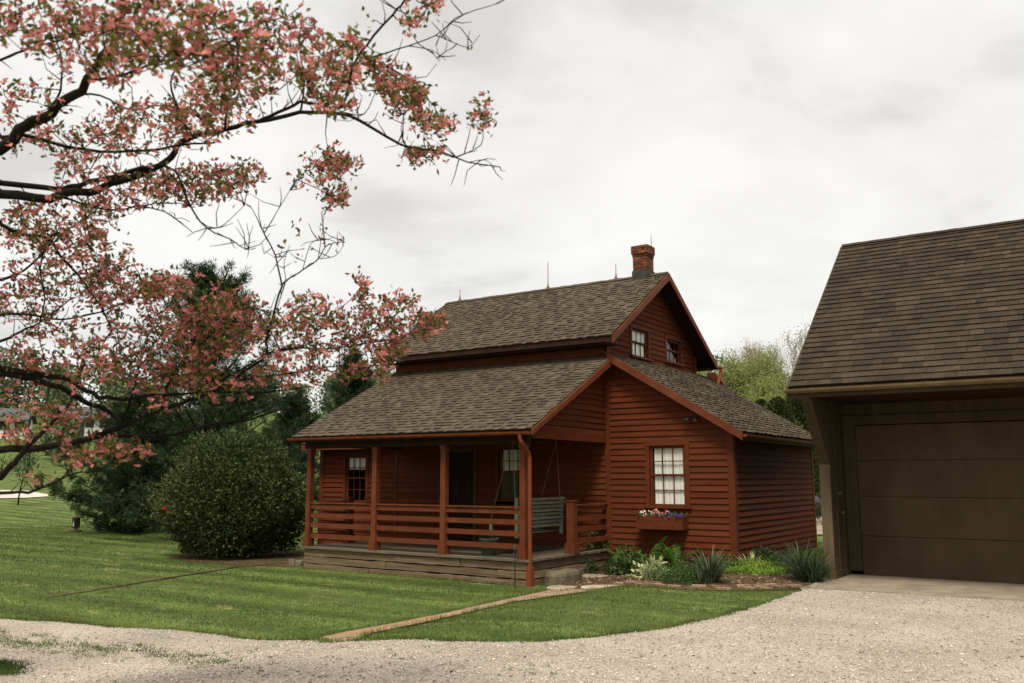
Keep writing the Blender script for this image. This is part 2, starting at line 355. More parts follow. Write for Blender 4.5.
def gravel_mat():
    m = bpy.data.materials.new('gravel'); m.use_nodes = True; t = m.node_tree; n = t.nodes; l = t.links; b = n['Principled BSDF']; b.inputs['Roughness'].default_value = .95; b.inputs['Specular IOR Level'].default_value = .15
    tc = n.new('ShaderNodeTexCoord')
    vo = n.new('ShaderNodeTexVoronoi'); vo.inputs['Scale'].default_value = 95; l.new(tc.outputs['Object'], vo.inputs['Vector'])
    hs = n.new('ShaderNodeSeparateColor'); l.new(vo.outputs['Color'], hs.inputs[0])
    r = n.new('ShaderNodeValToRGB'); l.new(hs.outputs[0], r.inputs[0]); e = r.color_ramp.elements
    e[0].position = 0; e[0].color = (.22, .18, .135, 1); e[1].position = 1; e[1].color = (.62, .55, .46, 1); k = e.new(.22); k.color = (.36, .305, .245, 1); k = e.new(.8); k.color = (.46, .395, .325, 1)
    nz = n.new('ShaderNodeTexNoise'); nz.inputs['Scale'].default_value = .8; nz.inputs['Detail'].default_value = 6; l.new(tc.outputs['Object'], nz.inputs['Vector'])
    mr = n.new('ShaderNodeMapRange'); mr.inputs[1].default_value = .3; mr.inputs[2].default_value = .7; mr.inputs[3].default_value = .72; mr.inputs[4].default_value = 1.08; l.new(nz.outputs['Fac'], mr.inputs[0])
    mm = n.new('ShaderNodeVectorMath'); mm.operation = 'SCALE'; l.new(r.outputs[0], mm.inputs[0]); l.new(mr.outputs[0], mm.inputs['Scale']); l.new(mm.outputs[0], b.inputs['Base Color'])
    bp = n.new('ShaderNodeBump'); bp.inputs['Strength'].default_value = .9; bp.inputs['Distance'].default_value = .012; bp.invert = True
    l.new(vo.outputs['Distance'], bp.inputs['Height']); l.new(bp.outputs[0], b.inputs['Normal']); return m
M['gravel'] = gravel_mat()
strip('driveway', drive_smooth_full, far, 60, .012, M['gravel'], ragged=drive_edge_full)
DRIVE_POLY = np.array([p[:2] for p in drive_edge_full]+[p[:2] for p in far[::-1]])
def inside(P, poly):
    x, y = P[:, 0], P[:, 1]; r = np.zeros(len(P), bool); n = len(poly); j = n-1
    for i in range(n):
        xi, yi = poly[i]; xj, yj = poly[j]
        c = ((yi > y) != (yj > y)) & (x < (xj-xi)*(y-yi)/((yj-yi) if yj != yi else 1e-9)+xi); r ^= c; j = i
    return r
# brick-and-earth path from the drive to the steps
pl = [gpt(*p) for p in [(300, 643), (345, 633), (395, 624), (450, 613), (500, 601.5), (540, 593), (565, 588)]]
pr = [gpt(*p) for p in [(352, 643), (372, 634), (420, 624.5), (468, 613.5), (514, 602.5), (560, 596), (590, 592)]]
M['path'] = mat('earth_and_brick', (.16, .105, .06), (.33, .255, .175), 5, rough=.95, bump=.8, bscale=25, c2=(.27, .15, .07), fine=.3)
strip('garden_path', pl, pr, 4, .016, M['path'])
PATH_POLY = np.array([p[:2] for p in pl]+[p[:2] for p in pr[::-1]])
# planting bed with mulch
bf = [gpt(*p) for p in [(545, 594), (580, 590), (620, 587), (665, 589), (710, 591), (760, 591), (800, 590), (822, 588)]]
bb = [(-8.55, 16.2), (-8.2, 16.2), (-7.7, 16.2), (-7.2, 16.2), (-6.6, 16.2), (-5.95, 16.2), (-5.0, 16.2), (-4.0, 15.6)]
bb = [(-8.6, 14.2), (-8.6, 16.2), (-7.9, 16.2), (-7.2, 16.2), (-6.5, 16.2), (-5.95, 17.6), (-5.0, 18.6), (-4.0, 18.6)]
M['mulch'] = mat('mulch', (.035, .021, .012), (.14, .085, .05), 14, rough=.95, bump=1, bscale=50, fine=.4)
strip('planting_bed', bf, bb, 8, .010, M['mulch'])
BED_POLY = np.array([p[:2] for p in bf]+list(bb[::-1]))
# thin edging trench across the left lawn
tr_ = [gpt(*p) for p in [(40, 599), (90, 591), (140, 583), (190, 575), (240, 567), (300, 563)]]
trl = [np.array([p[0], p[1]+.16]) for p in tr_]; trr = [np.array([p[0], p[1]-w_]) for p, w_ in zip(tr_, (.08, .14, .20, .30, .20, .22))]
strip('soil_trench', wiggle(trl, .5, .0), wiggle(trr, .5, .0) if False else [np.array(p) for p in wiggle([q for q in trr], .5, .0)][:len(wiggle(trl, .5, 0))], 1, .02, M['mulch']) if len(wiggle(trl, .5, 0)) == len(wiggle(trr, .5, 0)) else strip('soil_trench', trl, trr, 1, .02, M['mulch'])
TR_POLY = np.array([p[:2] for p in trl]+[p[:2] for p in trr[::-1]])
# far sandy lane on the left, patio behind the shed wing
ln = [gpt(x, y) for x, y in [(-60, 489), (0, 490.5), (25, 491), (48, 495)]]; lf = [gpt(x, y) for x, y in [(-60, 499), (0, 499), (25, 498.5), (48, 497)]]
M['sand'] = mat('pale_lane', (.42, .37, .31), (.52, .47, .41), .5, rough=.95)
strip('lane', ln, lf, 6, .05, M['sand'])
strip('patio', [(-12, 29), (-10, 29.5), (-8.5, 30), (-6, 30)], [(-15, 42), (-13.5, 43), (-11.5, 43), (-9, 43)], 6, .03, M['concrete'])

# ------------------------------------------------------------------ builders for the buildings
def shingles(mb, o, u, v, n, length, run, exp=.135, tab=.17, trim=None):
    alt = tab < .2
    """o: eave corner; u along the eave; v up the slope; n normal. Courses of random tabs."""
    o, u, v, n = map(Vector, (o, u, v, n)); rows = int(math.ceil(run/exp)); exp = run/rows
    for r in range(rows):
        a = -random.random()*tab; k_ = False
        while a < length:
            wd = tab*random.uniform(.45, 1.15); x0 = max(a, 0); x1 = min(a+wd, length); a += wd
            if x1-x0 < .015: continue
            y0 = r*exp-random.uniform(0, .006); y1 = min((r+1)*exp+.012, run)
            if trim:
                lo, hi = trim(y0+exp/2); x0 = max(x0, lo); x1 = min(x1, hi)
                if x1-x0 < .01: continue
            k_ = (not k_) if random.random() < .8 else k_; th = ((.028 if k_ else .013) if alt else .024)+random.uniform(-.003, .004); sh = random.gauss(.5, .24); sh = min(max(sh, 0), 1)
            g = .002
            p = [o+u*(x0+g)+v*y0, o+u*(x1-g)+v*y0, o+u*(x1-g)+v*y1, o+u*(x0+g)+v*y1]
            q = [p[0]+n*th, p[1]+n*th, p[2]+n*.004, p[3]+n*.004]
            mb.face(q, sh); mb.face([p[0], p[1], q[1], q[0]], sh*.8); mb.face([p[1], p[2], q[2], q[1]], sh); mb.face([p[3], p[0], q[0], q[3]], sh)
def slab(mb, o, u, v, n, length, run, th):
    o, u, v, n = map(Vector, (o, u, v, n))
    a = [o, o+u*length, o+u*length+v*run, o+v*run]
    mb.hexa([p-n*th for p in a]+[p-n*.001 for p in a], .4)
def clapboard(mb, o, u, nrm, span, z0, z1, holes=(), exp=.118, out=.028):
    """span(z)->(a,b) range along u; holes (a0,a1,z0,z1)"""
    o, u, nrm = map(Vector, (o, u, nrm)); z = z0; up = Vector((0, 0, 1))
    while z < z1-1e-4:
        zt = min(z+exp, z1); a, b = span(z+1e-4); a2, b2 = span(zt-1e-4); sh = min(max(random.gauss(.5, .2), 0), 1)
        segs = [(a, b, a2, b2)]
        for h in holes:
            if h[2] < zt-.01 and h[3] > z+.01:
                ns = []
                for s in segs:
                    if h[0] > s[0]+.01 and h[0] < s[1]: ns.append((s[0], h[0], s[2], h[0]))
                    if h[1] < s[1]-.01 and h[1] > s[0]: ns.append((h[1], s[1], h[1], s[3]))
                    if h[1] <= s[0]+.01 or h[0] >= s[1]-.01: ns.append(s)
                segs = ns
                for zl, zh in ((max(z, h[3]), zt), (z, min(zt, h[2]))):
                    if zh-zl > .004 and (zl > z+1e-5 or zh < zt-1e-5):
                        oa = out+(.006-out)*(zl-z)/(zt-z); ob = out+(.006-out)*(zh-z)/(zt-z); q0 = [o+u*h[0]+up*zl, o+u*h[1]+up*zl, o+u*h[1]+up*zh, o+u*h[0]+up*zh]
                        mb.face([q0[0]+nrm*oa, q0[1]+nrm*oa, q0[2]+nrm*ob, q0[3]+nrm*ob], sh); mb.face([q0[0], q0[1], q0[1]+nrm*oa, q0[0]+nrm*oa], sh)
        for s in segs:
            # split long boards at random joints
            cuts = [0.]
            if s[1]-s[0] > 2.4: cuts.append(random.uniform(.3, .7))
            cuts.append(1.)
            for c0, c1 in zip(cuts[:-1], cuts[1:]):
                shh = min(max(sh+random.gauss(0, .07), 0), 1)
                L0 = s[0]+(s[1]-s[0])*c0; L1 = s[0]+(s[1]-s[0])*c1-(.003 if c1 < 1 else 0); T0 = s[2]+(s[3]-s[2])*c0; T1 = s[2]+(s[3]-s[2])*c1-(.003 if c1 < 1 else 0)
                lo0 = o+u*L0+up*z; lo1 = o+u*L1+up*z; hi0 = o+u*T0+up*zt; hi1 = o+u*T1+up*zt; j = random.uniform(-.002, .003)
                p = [lo0, lo1, hi1, hi0]; q = [lo0+nrm*(out+j), lo1+nrm*(out+j), hi1+nrm*.006, hi0+nrm*.006]
                mb.face([q[0], q[1], q[2], q[3]], shh); mb.face([p[0], p[1], q[1], q[0]], shh); mb.face([p[1], p[2], q[2], q[1]], shh); mb.face([p[3], p[0], q[0], q[3]], shh); mb.face([p[0], p[1], p[2], p[3]], shh)
        z = zt
XP, YP, ZP = Vector((1, 0, 0)), Vector((0, 1, 0)), Vector((0, 0, 1))

def window(parent, o, u, nrm, w_, h_, cols, rows, curtain=1., casing=.09, lean=True, arched=True, tilt=0.):
    """double-hung window: o lower-left of the opening on the wall face"""
    o, u, nrm = map(Vector, (o, u, nrm)); up = ZP
    def bx(mb, a0, a1, z0, z1, d0, d1, sh=.5):
        P = [o+u*a+nrm*d+up*z for z in (z0, z1) for a, d in ((a0, d0), (a1, d0), (a1, d1), (a0, d1))]; mb.hexa(P, sh)
    fr = MB(); c = casing
    bx(fr, -c, 0, 0, h_, -.02, .034); bx(fr, w_, w_+c, 0, h_, -.02, .034)
    if arched:
        P = [(-c-.01, h_), (w_+c+.01, h_), (w_+c+.01, h_+c*.95), (w_*.5, h_+c*1.35), (-c-.01, h_+c*.95)]
        fr.prism([o+u*a+up*z-nrm*.02 for a, z in P], nrm*.058)
    else: bx(fr, -c-.01, w_+c+.01, h_, h_+c, -.02, .038)
    for a in (0, w_-.02): bx(fr, a, a+.02, 0, h_, -.10, -.021)       # jambs
    bx(fr, .02, w_-.02, h_-.02, h_, -.10, -.021)
    fo = fr.build('window', M['casing'], parent)
    sl = MB(); bx(sl, -c-.03, w_+c+.03, -.045, 0, -.02, .075); sl.build('sill', M['casing'], fo)
    sh = MB(); m = .026
    for k in (0, 1):                                   # two sashes
        d = (-.075, -.050) if k == 0 else (-.049, -.024)
        z0 = 0 if k == 0 else h_*.5; z0, z1 = ((0, h_*.5+.02) if k == 0 else (h_*.5-.005, h_-.02)); x0, x1 = .02, w_-.02
        d = (-.026, -.004) if k == 1 else (-.052, -.028)
        bx(sh, x0, x0+m+.006, z0, z1, *d); bx(sh, x1-m-.006, x1, z0, z1, *d); bx(sh, x0+m+.006, x1-m-.006, z0, z0+m+.01, *d); bx(sh, x0+m+.006, x1-m-.006, z1-m-.006, z1, *d)
        iw = (x1-x0-2*m)/cols; ih = (z1-z0-2*m)/rows
        for i in range(1, cols): bx(sh, x0+m+i*iw-.009, x0+m+i*iw+.009, z0+m+.01, z1-m-.006, d[0]+.004, d[1]-.003)
        for j in range(1, rows): bx(sh, x0+m+.006, x1-m-.006, z0+m+j*ih-.009, z0+m+j*ih+.009, d[0]+.002, d[1]-.001)
    sh.build('sash', M['casing'], fo)
    gl = MB()
    gl.face([o+u*.02-nrm*.040, o+u*(w_-.02)-nrm*.040+u*tilt*0, o+u*(w_-.02)+up*h_*.5-nrm*.040, o+u*.02+up*h_*.5-nrm*.040])
    gl.face([o+u*.02+up*h_*.5-nrm*.015, o+u*(w_-.02)+up*h_*.5-nrm*.015, o+u*(w_-.02)+up*(h_-.02)-nrm*.015, o+u*.02+up*(h_-.02)-nrm*.015])
    gl.build('pane', M['glass'], fo)
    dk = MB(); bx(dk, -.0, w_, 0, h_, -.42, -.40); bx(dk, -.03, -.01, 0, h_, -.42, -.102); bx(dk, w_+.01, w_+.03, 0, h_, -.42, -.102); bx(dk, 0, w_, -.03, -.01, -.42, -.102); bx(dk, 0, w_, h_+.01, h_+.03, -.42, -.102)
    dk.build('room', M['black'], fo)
    if curtain:
        cu = MB(); n = 40; a0, a1, z0, z1 = (.05, w_-.05, .03, h_-.03) if curtain is True or curtain == 1. else curtain
        pts = [(a0+(a1-a0)*i/n, -.064+.005*math.sin(i*1.35)+.003*math.sin(i*.6)) for i in range(n+1)]
        for (xa, da), (xb, db) in zip(pts[:-1], pts[1:]):
            cu.face([o+u*xa+nrm*da+up*z0, o+u*xb+nrm*db+up*z0, o+u*xb+nrm*db+up*z1, o+u*xa+nrm*da+up*z1])
        cu.build('curtain', M['white'], fo)
    return fo

# ------------------------------------------------------------------ the red house
house = empty('farmhouse', (-11.5, 18.5, 0), 'red clapboard farmhouse with brown shingle roofs, brick chimney and railed front porch', 'house')
XL, XR, YF, YB = -14.31, -8.62, 16.18, 20.88
RY, RZ, SL = 18.53, 6.25, .643
def zmain(y): return RZ-SL*abs(y-RY)-.07
PY, PZ, PS = 12.98, 2.43, .525        # porch roof eave and pitch
SE, SZ = -5.70, 2.40; SS = (4.13-SZ)/(XR-SE)*-1   # shed wing: eave x, eave z, pitch
# ground-floor and upper walls
w1 = MB()
DOOR = (-12.72, -12.0); PW = (-11.32, -10.55)
clapboard(w1, (0, YF, 0), XP, -YP, lambda z: (XL, XR), .18, 4.62,
          holes=[(DOOR[0]-.09, DOOR[1]+.09, 0, 2.22), (PW[0]-.09, PW[1]+.09, 1.0, 2.32)])
w1.build('front_wall', M['clap'], house)
WA = [(17.36, 18.19, 4.235, 4.85), (19.18, 20.01, 4.30, 4.845)]
wg = MB()
def sp(z):
    k = (RZ-.07-z)/SL; return (max(YF, RY-k), min(YB, RY+k))
clapboard(wg, (XR, 0, 0), YP, XP, sp, -.1, 6.14, holes=[(a-.09, b+.09, c, d+.09) for a, b, c, d in WA])
wg.build('gable_wall', M['clap'], house)
wb = MB(); clapboard(wb, (0, YB, 0), XP, YP, lambda z: (XL, XR), -.3, 4.62); wb.build('back_wall', M['clap'], house)
wl = MB(); clapboard(wl, (XL, 0, 0), YP, -XP, sp, -.3, 6.14); wl.build('end_wall', M['clap'], house)
# window wing (shed roof)
def zs(x): return SZ+SS*(x-SE)*-1*-1 if False else SZ+(SE-x)*((4.13-SZ)/(SE-XR))
SX = -5.968; SYB = 21.35
SW = (-7.67, -6.92, 1.045, 2.21)
ws = MB()
def sps(z):
    x = SE-(z+.06-SZ)/((4.13-SZ)/(SE-XR)); return (XR, min(SX, x))
clapboard(ws, (0, YF-.004, 0), XP, -YP, lambda z: sps(z), -.08, 4.02, holes=[(SW[0]-.09, SW[1]+.09, SW[2], SW[3]+.09)])
clapboard(ws, (SX, 0, 0), YP, XP, lambda z: (YF, SYB), -.08, 2.48)
clapboard(ws, (0, SYB, 0), XP, YP, lambda z: sps(z), -.08, 4.02)
ws.build('wing_wall', M['clap'], house)
# trim: corner boards
def board(name, m, parent, x0, x1, y0, y1, z0, z1, sh=.5):
    b_ = MB(); b_.box(x0, x1, y0, y1, z0, z1, sh); return b_.build(name, m, parent)
for q in ((SX-.10, SX+.030, YF-.034, YF+.10, -.1, 2.47), (SX-.10, SX+.030, SYB-.10, SYB+.030, -.1, 2.47), (XR-.03, XR+.09, YF-.036, YF-.006, .0, 3.95),
          (XR+.024, XR+.05, YB-.12, YB+.03, 3.5, 4.60), (XR+.024, XR+.046, YF-.02, YF+.09, 4.1, 4.62), (XL-.05, XL+.06, YF-.034, YF+.08, .18, 4.5)):
    board('corner_board', M['casing'], house, *q)
board('frieze_board', M['casing'], house, XL+.06, XR-.03, YF-.030, YF-.004, 4.12, 4.26, .35)

def roof_pair(name, mat_, x0, x1, y_e, z_e, y_r, z_r, both=True, parent=house, y_e2=None, z_e2=None, th=.07, tab=.17, exp=.135):
    mb = MB(); sb = MB()
    for s in ((1, -1) if both else (1,)):
        if s == 1: ye, ze, o = y_e, z_e, Vector((x0, y_e, z_e)); u = XP
        else: ye, ze = (y_e2 if y_e2 else 2*y_r-y_e), (z_e2 if z_e2 else z_e); o = Vector((x1, ye, ze)); u = -XP
        vv = Vector((0, y_r-ye, z_r-ze)); run = vv.length; vv.normalize(); n = u.cross(vv)
        shingles(mb, o, u, vv, n, x1-x0, run, exp, tab); slab(sb, o+u*.02+vv*.015, u, vv, n, x1-x0-.04, run-.02, th)
    if both:
        a = x0
        while a < x1:
            b = min(a+.17, x1+.0); mb.prism([(a, y_r-.11, z_r-.055+.02), (a, y_r, z_r+.028+random.uniform(0, .008)), (a, y_r+.11, z_r-.055+.02), (a, y_r, z_r-.01)], (b-a-.004, 0, 0), random.uniform(.3, .7)); a = b
    r = mb.build(name, mat_, parent); sb.build('roof_deck', M['darkwood'], r); return r
mr = roof_pair('main_roof', M['shingle'], -14.68, -8.22, 15.68, 4.42, RY, RZ)
# rakes and fascia
def prism_part(name, m, parent, poly, off, sh=.5):
    b_ = MB(); b_.prism(poly, off, sh); return b_.build(name, m, parent)
for x in (-8.22, -14.715):
    for y0, z0, y1 in ((15.70, 4.42, RY), (21.36, 4.42, RY+.001)):
        prism_part('rake_board', M['trim'], house, [(x, y0, z0-.012), (x, y1, RZ-.012), (x, y1, RZ-.172), (x, y0, z0-.147)], (.035, 0, 0))
board('fascia', M['darkwood'], house, -14.66, -8.23, 15.70, 15.725, 4.30, 4.405); board('fascia', M['darkwood'], house, -14.66, -8.23, 21.33, 21.355, 4.30, 4.405)
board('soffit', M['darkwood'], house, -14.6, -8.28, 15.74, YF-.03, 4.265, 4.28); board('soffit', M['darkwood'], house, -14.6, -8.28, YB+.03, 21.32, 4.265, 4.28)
# porch roof
pr0 = MB(); pr1 = MB(); o = Vector((-14.42, PY, PZ)); vv = Vector((0, YF-.03-PY, (YF-.03-PY)*PS)); run = vv.length; vv.normalize(); n_ = XP.cross(vv)
shingles(pr0, o, XP, vv, n_, 6.02, run); slab(pr1, o+XP*.02+vv*.015, XP, vv, n_, 5.98, run-.02, .06)
prf = pr0.build('porch_roof', M['shingle'], house); pr1.build('roof_deck', M['darkwood'], prf)
# wing roof: slopes down towards +x
sr0 = MB(); sr1 = MB(); y0s, y1s = 15.93, 21.62; o = Vector((SE, y0s, SZ+.03)); vv = Vector((XR+.01-SE, 0, 4.13-SZ)); run = vv.length; vv.normalize(); u = YP; n_ = u.cross(vv)
if n_.z < 0: n_ = -n_
shingles(sr0, o, u, vv, n_, y1s-y0s, run); slab(sr1, o+u*.02+vv*.015, u, vv, n_, y1s-y0s-.04, run-.02, .06)
# small flashing fillet where the two lower roofs meet the corner
srf = sr0.build('wing_roof', M['shingle'], house); sr1.build('roof_deck', M['darkwood'], srf)
prism_part('rake_board', M['trim'], house, [(SE+.02, y0s-.02, SZ+.02), (XR+.16, y0s-.02, 4.115), (XR+.16, y0s-.02, 3.95), (SE+.02, y0s-.02, SZ-.13)], (0, .035, 0), .6)
prism_part('rake_board', M['trim'], house, [(SE+.02, y1s-.015, SZ+.0), (XR+.16, y1s-.015, 4.09), (XR+.16, y1s-.015, 3.95), (SE+.02, y1s-.015, SZ-.13)], (0, .012, 0), .5)
zt = PZ+PS*(YF-PY)
prism_part('rake_board', M['trim'], house, [(-8.40, PY+.01, PZ-.01), (-8.40, YF-.26, PZ+PS*(YF-.26-PY)-.01), (-8.40, YF-.26, PZ+PS*(YF-.26-PY)-.15), (-8.40, PY+.01, PZ-.10)], (.035, 0, 0), .6)
prism_part('rake_board', M['trim'], house, [(-14.455, PY+.01, PZ-.01), (-14.455, YF-.03, zt-.02), (-14.455, YF-.03, zt-.16), (-14.455, PY+.01, PZ-.10)], (.035, 0, 0), .5)
board('fascia', M['darkwood'], house, -14.42, -8.40, PY+.015, PY+.04, PZ-.12, PZ-.02, .4)
board('fascia', M['casing'], house, SE-.03, SE-.005, y0s+.02, y1s-.02, SZ-.13, SZ-.0, .4)
# porch gable triangle (right end) and beams
tg = MB()
def spt(z):
    y = PY+(z+.09-PZ)/PS; return (max(PY+.12, y), YF-.02)
clapboard(tg, (XR-.03, 0, 0), YP, XP, spt, 2.44, 3.98); tg.build('porch_end_wall', M['clap'], house)
board('porch_beam', M['darkwood'], house, -14.25, XR-.01, 13.20, 13.34, 2.19, 2.335, .2)
board('porch_beam', M['casing'], house, XR-.045, XR, 13.35, YF-.04, 2.29, 2.44, .55); board('porch_beam', M['casing'], house, -14.25, -14.13, 13.35, YF-.04, 2.24, 2.38, .4)
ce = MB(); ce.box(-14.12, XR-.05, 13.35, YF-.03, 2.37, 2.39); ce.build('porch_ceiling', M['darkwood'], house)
# posts
for x in (-14.13, -12.27, -10.53, -8.74):
    p = MB(); p.box(x-.058, x+.058, 13.212, 13.328, .36, 2.19, random.uniform(.4, .7)); p.box(x-.085, x+.085, 13.185, 13.355, .18, .36, .55)
    p.box(x-.07, x+.07, 13.20, 13.34, 2.12, 2.189, .5)
    p.build('porch_post', M['trim'], house)
# railings
def rail_run(ax_, a0, a1, c):
    r = MB()
    for z0, z1, d0, d1 in ((1.055, 1.08, -.045, .045), (.955, 1.035, -.018, .018), (.765, .855, -.018, .018), (.565, .655, -.018, .018), (.345, .435, -.018, .018)):
        sh = random.uniform(.4, .75)
        if ax_ == 'x': r.box(a0, a1, c+d0, c+d1, z0, z1, sh)
        else: r.box(c+d0, c+d1, a0, a1, z0, z1, sh)
    if ax_ == 'x':
        k = (a0+a1)/2
    r.build('porch_railing', M['trim'], house)
px_ = (-14.13, -12.27, -10.53, -8.74)
for a, b in zip(px_[:-1], px_[1:]): rail_run('x', a+.06, b-.06, 13.27)
rail_run('y', 14.86, YF-.04, XR-.03)
rail_run('y', 13.335, 14.35, -14.13)
for x, y in ((XR-.03, 14.78), (-14.13, 14.44)):
    p = MB(); p.box(x-.075, x+.075, y-.075, y+.075, .18, 1.14, .5); p.box(x-.105, x+.105, y-.105, y+.105, .181, .37, .55); p.box(x-.09, x+.09, y-.09, y+.09, 1.141, 1.165, .7); p.build('newel_post', M['trim'], house)
# deck and rough skirt
dk = MB(); y = 13.16
while y < YF-.06:
    b = min(y+.135, YF-.04); dk.box(-14.26, XR+.06, y, b-.006, .14+random.uniform(-.003, .003), .178, random.random()); y = b
dk.build('porch_floor', M['deck'], house)
sk = MB()
def rough_row(mb, ax_, a0, a1, c, z0, z1, nrm):
    a = a0
    while a < a1-.02:
        b = min(a+random.uniform(1.6, 2.9), a1); sh = random.random(); n = 10; top = []; bot = []
        for i in range(n+1):
            t = a+.006+(b-a-.012)*i/n; top.append((t, z1-.008+random.uniform(-.014, .006))); bot.append((t, z0+.004+random.uniform(-.004, .010)))
        th = random.uniform(.03, .055)
        poly = bot+top[::-1]
        if ax_ == 'x': mb.prism([(t, c, z) for t, z in poly][::-1], (0, -th, 0), sh)
        else: mb.prism([(c, t, z) for t, z in poly], (th, 0, 0), sh)
        a = b
for z0, z1 in ((-.34, -.16), (-.158, -.015), (-.013, .135)):
    rough_row(sk, 'x', -14.18, XR+.0, 13.25, z0, z1, -1)
    rough_row(sk, 'y', 13.30, YF-.04, XR-.03, z0, z1, 1); rough_row(sk, 'y', 13.28, YF-.04, -14.2, z0, z1, 1)
sk.build('porch_skirt', M['skirt'], house)
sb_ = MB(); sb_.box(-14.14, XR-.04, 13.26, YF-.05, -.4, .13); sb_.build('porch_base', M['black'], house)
fd = MB(); fd.box(XR+.02, SX-.005, YF+.005, SYB-.01, -.3, -.081); fd.build('foundation', M['stone'], house)
# windows and door
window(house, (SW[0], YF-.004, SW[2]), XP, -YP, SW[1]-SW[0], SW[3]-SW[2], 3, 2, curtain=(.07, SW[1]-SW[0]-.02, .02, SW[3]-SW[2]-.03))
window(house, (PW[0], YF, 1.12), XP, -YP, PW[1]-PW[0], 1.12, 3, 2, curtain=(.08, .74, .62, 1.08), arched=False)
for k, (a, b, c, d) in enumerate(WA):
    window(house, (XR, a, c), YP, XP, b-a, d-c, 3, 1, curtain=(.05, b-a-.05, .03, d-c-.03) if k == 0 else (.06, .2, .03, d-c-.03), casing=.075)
dr = MB(); dr.box(DOOR[0], DOOR[1], YF+.03, YF+.07, .19, 2.16)
for z0, z1 in ((.32, .95), (1.05, 2.02)):
    for xa, xb in ((DOOR[0]+.08, -12.40), (-12.33, DOOR[1]-.08)): dr.box(xa, xb, YF+.018, YF+.029, z0, z1, .3)
do = dr.build('door', M['darkwood'], house)
df = MB(); df.box(DOOR[0]-.09, DOOR[0]-.002, YF-.035, YF+.08, .18, 2.22); df.box(DOOR[1]+.002, DOOR[1]+.09, YF-.035, YF+.08, .18, 2.22); df.box(DOOR[0]-.001, DOOR[1]+.001, YF-.035, YF+.08, 2.162, 2.22); df.build('door_frame', M['olive'], do)
kn = MB(); kn.lathe((DOOR[1]-.07, YF-.0, 1.02), [(0, -.028), (.022, -.018), (.028, 0), (.022, .018), (0, .028)], 10); kn.build('door_knob', M['iron'], do, True)
# gutters and downspouts
gu = MB()
def gutter(mb, a, b, rr=.055, n=8, side=(0, -1, 0)):
    a = Vector(a); b = Vector(b); side = Vector(side); pr_ = []
    for i in range(n+1):
        t = math.pi*i/n; pr_.append(side*(-math.cos(t)*rr)+ZP*(-math.sin(t)*rr))
    for i in range(n): mb.face([a+pr_[i], b+pr_[i], b+pr_[i+1], a+pr_[i+1]], .5)
    q = [p*.88 for p in pr_]
    for i in range(n): mb.face([a+q[i+1], b+q[i+1], b+q[i], a+q[i]], .4)
    for e_ in (a, b): mb.face([e_+p for p in pr_], .5)
    k = (b-a).length
    s = .4
    while s < k:
        c = a+(b-a)*(s/k); mb.beam(c+side*rr*1.05+ZP*.006, c-side*rr+ZP*.006, .02, .006, .6); mb.box(c.x-.008, c.x+.008, c.y-.006 if abs(side.y) else c.y-.008, c.y+.008, c.z-rr-.006, c.z-rr+.002) ; s += .8
gutter(gu, (-14.46, PY-.045, PZ-.03), (-8.42, PY-.045, PZ-.05)); gu.build('gutter', M['gutter'], house)
gu = MB(); gutter(gu, (SE+.055, y0s+.02, SZ-.02), (SE+.055, y1s, SZ-.03), .05, side=(1, 0, 0)); gu.build('gutter', M['gutter'], house)
gu = MB(); gutter(gu, (-14.6, 21.43, 4.37), (-8.10, 21.43, 4.35), side=(0, 1, 0)); gu.build('gutter', M['gutter'], house)
ds = MB(); ds.tube([(-8.60, PY-.05, PZ-.08), (-8.60, PY-.05, PZ-.15), (-8.59, PY-.03, PZ-.22), (-8.57, PY+.10, PZ-.34), (-8.57, PY+.19, PZ-.42), (-8.57, PY+.215, PZ-.5), (-8.57, PY+.215, -.24)], .036, 10)
ds.box(-8.62, -8.52, PY+.165, PY+.265, -.27, .06, .5); ds.build('downspout', M['gutter'], house, False)
ds = MB(); ds.tube([(-8.14, 21.43, 4.32), (-8.14, 21.43, 4.2), (-8.14, 21.38, 4.10), (-8.14, 21.24, 3.98), (-8.14, 21.2, 3.9), (-8.14, 21.2, 3.55)], .04, 10); ds.build('downspout', M['gutter'], house)
# little hipped dormer on the back of the wing roof and a vent pipe behind
dm = MB(); dm.prism([(XR+.02, 21.66, 3.75), (-8.12, 21.66, 3.75), (-8.12, 21.66, 3.90), (-8.40, 21.66, 4.26), (XR+.02, 21.66, 4.26)], (0, .15, 0)); dm.build('rear_porch_roof', M['casing'], house)
vp = MB(); vp.tube([(-9.0, 21.1, 4.4), (-9.0, 21.1, 5.62)], .045, 8); vp.build('vent_pipe', M['gutter'], house)
# chimney
ch = MB(); cx0, cx1, cy0, cy1 = -9.02, -8.66, 18.35, 18.71
mo = MB(); mo.box(cx0+.012, cx1-.012, cy0+.012, cy1-.012, 6.05, 6.88)
z = 6.36; k = 0
while z < 6.94:
    o_ = .03 if z > 6.74 else (.012 if z > 6.68 else 0); x0, x1, y0, y1 = cx0-o_, cx1+o_, cy0-o_, cy1+o_; j = k % 2
    bw = .095
    def br(*a): ch.box(*a[:4], z+.004, z+.062, random.random())
    for f in (0, 1):
        yy = (y0, y0+bw) if f == 0 else (y1-bw, y1); t = x0 if j == 0 else x0+bw+.01
        lim = x1 if j == 0 else x1-bw-.01
        while t < lim-.02:
            b = min(t+.195, lim); br(t, b-.008 if b < lim else b, yy[0]+random.uniform(-.003, .003), yy[1]); t = b
        xx = (x0, x0+bw) if f == 0 else (x1-bw, x1); t = y0+bw+.01 if j == 0 else y0; lim = y1-bw-.01 if j == 0 else y1
        while t < lim-.02:
            b = min(t+.195, lim); br(xx[0]+random.uniform(-.003, .003), xx[1], t, b-.008 if b < lim else b); t = b
    z += .066; k += 1
